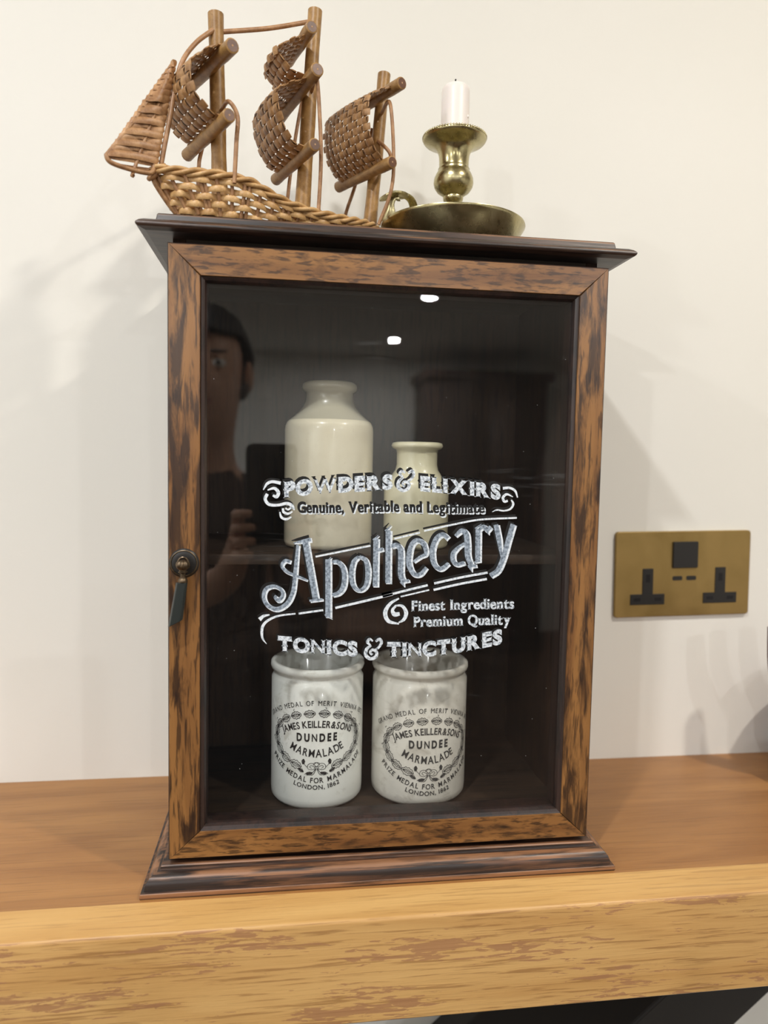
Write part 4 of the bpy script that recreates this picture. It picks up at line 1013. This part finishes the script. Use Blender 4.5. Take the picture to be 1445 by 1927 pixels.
# the photographer
pe = thing('person', 'person in dark brown top standing and holding up a phone with both hands', 'person', (-.225, -.90, FLOOR))
def person():
    V = []; Rr = []; E = []
    def v(x, y, z, r, p=None, r2=None):
        V.append((x, y, z)); Rr.append((r, r2 or r)); i = len(V) - 1
        if p is not None: E.append((p, i))
        return i
    cx, cy = -.225, -.90
    pel = v(cx, cy - .02, -.22, .135, None, .105)
    wa = v(cx, cy - .01, -.07, .118, pel, .092); ch = v(cx, cy - .01, .08, .140, wa, .105); uc = v(cx, cy - .01, .19, .105, ch, .085)
    nk = v(cx, cy + .005, .275, .052, uc); nk2 = v(cx, cy + .025, .335, .050, nk)
    hd_ = v(cx, cy + .045, .395, .070, nk2, .078); h2 = v(cx, cy + .040, .465, .079, hd_, .092); h3 = v(cx, cy + .030, .525, .070, h2, .082); v(cx, cy + .028, .560, .040, h3)
    v(cx, cy + .115, .375, .022, hd_)
    for s in (-1, 1):
        sh = v(cx + s * .165, cy - .01, .205, .062, uc)
        if s < 0: el = (-.395, -.800, -.045); wr_ = (-.160, -.580, .120); palm = (-.143, -.530, .165)
        else: el = (-.040, -.820, -.055); wr_ = (-.030, -.585, .118); palm = (-.046, -.530, .165)
        m = [((cx + s * .165) * .5 + el[0] * .5), (cy - .01) * .5 + el[1] * .5, .205 * .5 + el[2] * .5 - .01]
        ua = v(*m, .052, sh); e = v(*el, .041, ua); fa = v(*[el[i] * .6 + wr_[i] * .4 for i in range(3)], .040, e); wv = v(*wr_, .026, fa)
        pm = v(*palm, .024, wv, .014)
        # four fingers along the side and back of the phone, thumb on the screen side
        ex = -.1315 if s < 0 else -.0575
        for k in range(4):
            z = .150 + k * .019; L_ = (.0, .004, .003, -.002)[k]
            a = v(ex + s * .011, -.520, z + .012, .0085, pm); b = v(ex + s * .012, -.500, z + .016, .0078, a)
            c = v(ex + s * .003, -.4865, z + .018, .0070, b); v(ex - s * (.014 + L_), -.4860, z + .019, .0060, c)
        t1 = v(ex + s * .006, -.530, .195, .0110, pm); t2 = v(ex - s * .004, -.516, .215, .0095, t1); v(ex - s * .014, -.512, .232, .0080, t2)
        hp = v(cx + s * .085, cy - .01, -.33, .092, pel); kn = v(cx + s * .10, cy + .015, -.70, .058, hp); cf = v(cx + s * .10, cy - .005, -.86, .054, kn)
        an = v(cx + s * .105, cy - .015, -1.10, .038, cf); hl_ = v(cx + s * .105, cy - .025, -1.155, .040, an); v(cx + s * .125, cy + .14, -1.165, .034, hl_)
    me = bpy.data.meshes.new('body'); me.from_pydata(V, E, []); ob = bpy.data.objects.new('body_tmp', me); COL.objects.link(ob)
    md = ob.modifiers.new('s', 'SKIN'); md.use_smooth_shade = True
    for i, sv in enumerate(me.skin_vertices[0].data): sv.radius = Rr[i]; sv.use_root = (i == 0)
    sd = ob.modifiers.new('d', 'SUBSURF'); sd.levels = 2; sd.render_levels = 2
    dg = bpy.context.evaluated_depsgraph_get(); m2 = bpy.data.meshes.new_from_object(ob.evaluated_get(dg)); m2.name = 'body'
    bpy.data.objects.remove(ob)
    m2.materials.clear()
    for mt_ in (plain('brown_top', srgb(74, 58, 54), .9), plain('skin', srgb(206, 160, 134), .5), plain('dark_trousers', srgb(36, 38, 46), .9), plain('shoes', srgb(30, 26, 24), .5)): m2.materials.append(mt_)
    for p in m2.polygons:
        c = p.center; k = 0
        if c.z > .275 and abs(c.x - cx) < .14: k = 1
        if c.y > -.600 and c.z > .0: k = 1
        if c.z < -.25: k = 2
        if c.z < -1.11: k = 3
        p.material_index = k; p.use_smooth = True
    bod = link('body', m2, None, pe)
    def blob(name, x, y, z, sx, sy, sz, mat, sub=3):
        bm = bmesh.new(); bmesh.ops.create_icosphere(bm, subdivisions=sub, radius=1, matrix=Matrix.Translation((x, y, z)) @ Matrix.Diagonal((sx, sy, sz, 1)))
        me_ = bpy.data.meshes.new(name); bm.to_mesh(me_); bm.free(); o = link(name, me_, mat, pe); smooth_angle(o, 180); return o
    hair = plain('dark_hair', srgb(26, 21, 18), .6)
    bm = bmesh.new(); bmesh.ops.create_uvsphere(bm, u_segments=40, v_segments=28, radius=1)
    dele = []
    for vv in bm.verts:
        n = vv.co.copy(); w_ = 1 + .03 * math.sin(n.x * 19 + n.z * 11) * math.cos(n.y * 13)
        vv.co = Vector((cx + n.x * .088 * w_, cy + .028 + n.y * .103 * w_, .475 + n.z * .112 * w_))
        if (n.y > .30 and n.z < .42) or n.z < -.62: dele.append(vv)
    bmesh.ops.delete(bm, geom=dele, context='VERTS'); me_ = bpy.data.meshes.new('hair'); bm.to_mesh(me_); bm.free()
    o = link('hair', me_, hair, pe); smooth_angle(o, 180); md = o.modifiers.new('t', 'SOLIDIFY'); md.thickness = .006; md.offset = -1
    sk_ = m2.materials[1]; lip = plain('lips', srgb(160, 92, 84), .5); wh = plain('eye_white', srgb(235, 232, 226), .3)
    fy = cy + .125
    blob('nose', cx, fy + .004, .440, .011, .016, .020, sk_); blob('mouth', cx, fy - .008, .402, .022, .006, .006, lip)
    for s in (-1, 1):
        e_ = blob('eye', cx + s * .031, fy - .013, .468, .013, .010, .008, wh); blob('eyebrow', cx + s * .031, fy - .006, .488, .017, .005, .003, hair)
        blob('iris', cx + s * .031, fy - .0045, .468, .0048, .002, .0048, hair, 2)
        blob('ear', cx + s * .080, cy + .035, .455, .009, .018, .030, sk_)
person()
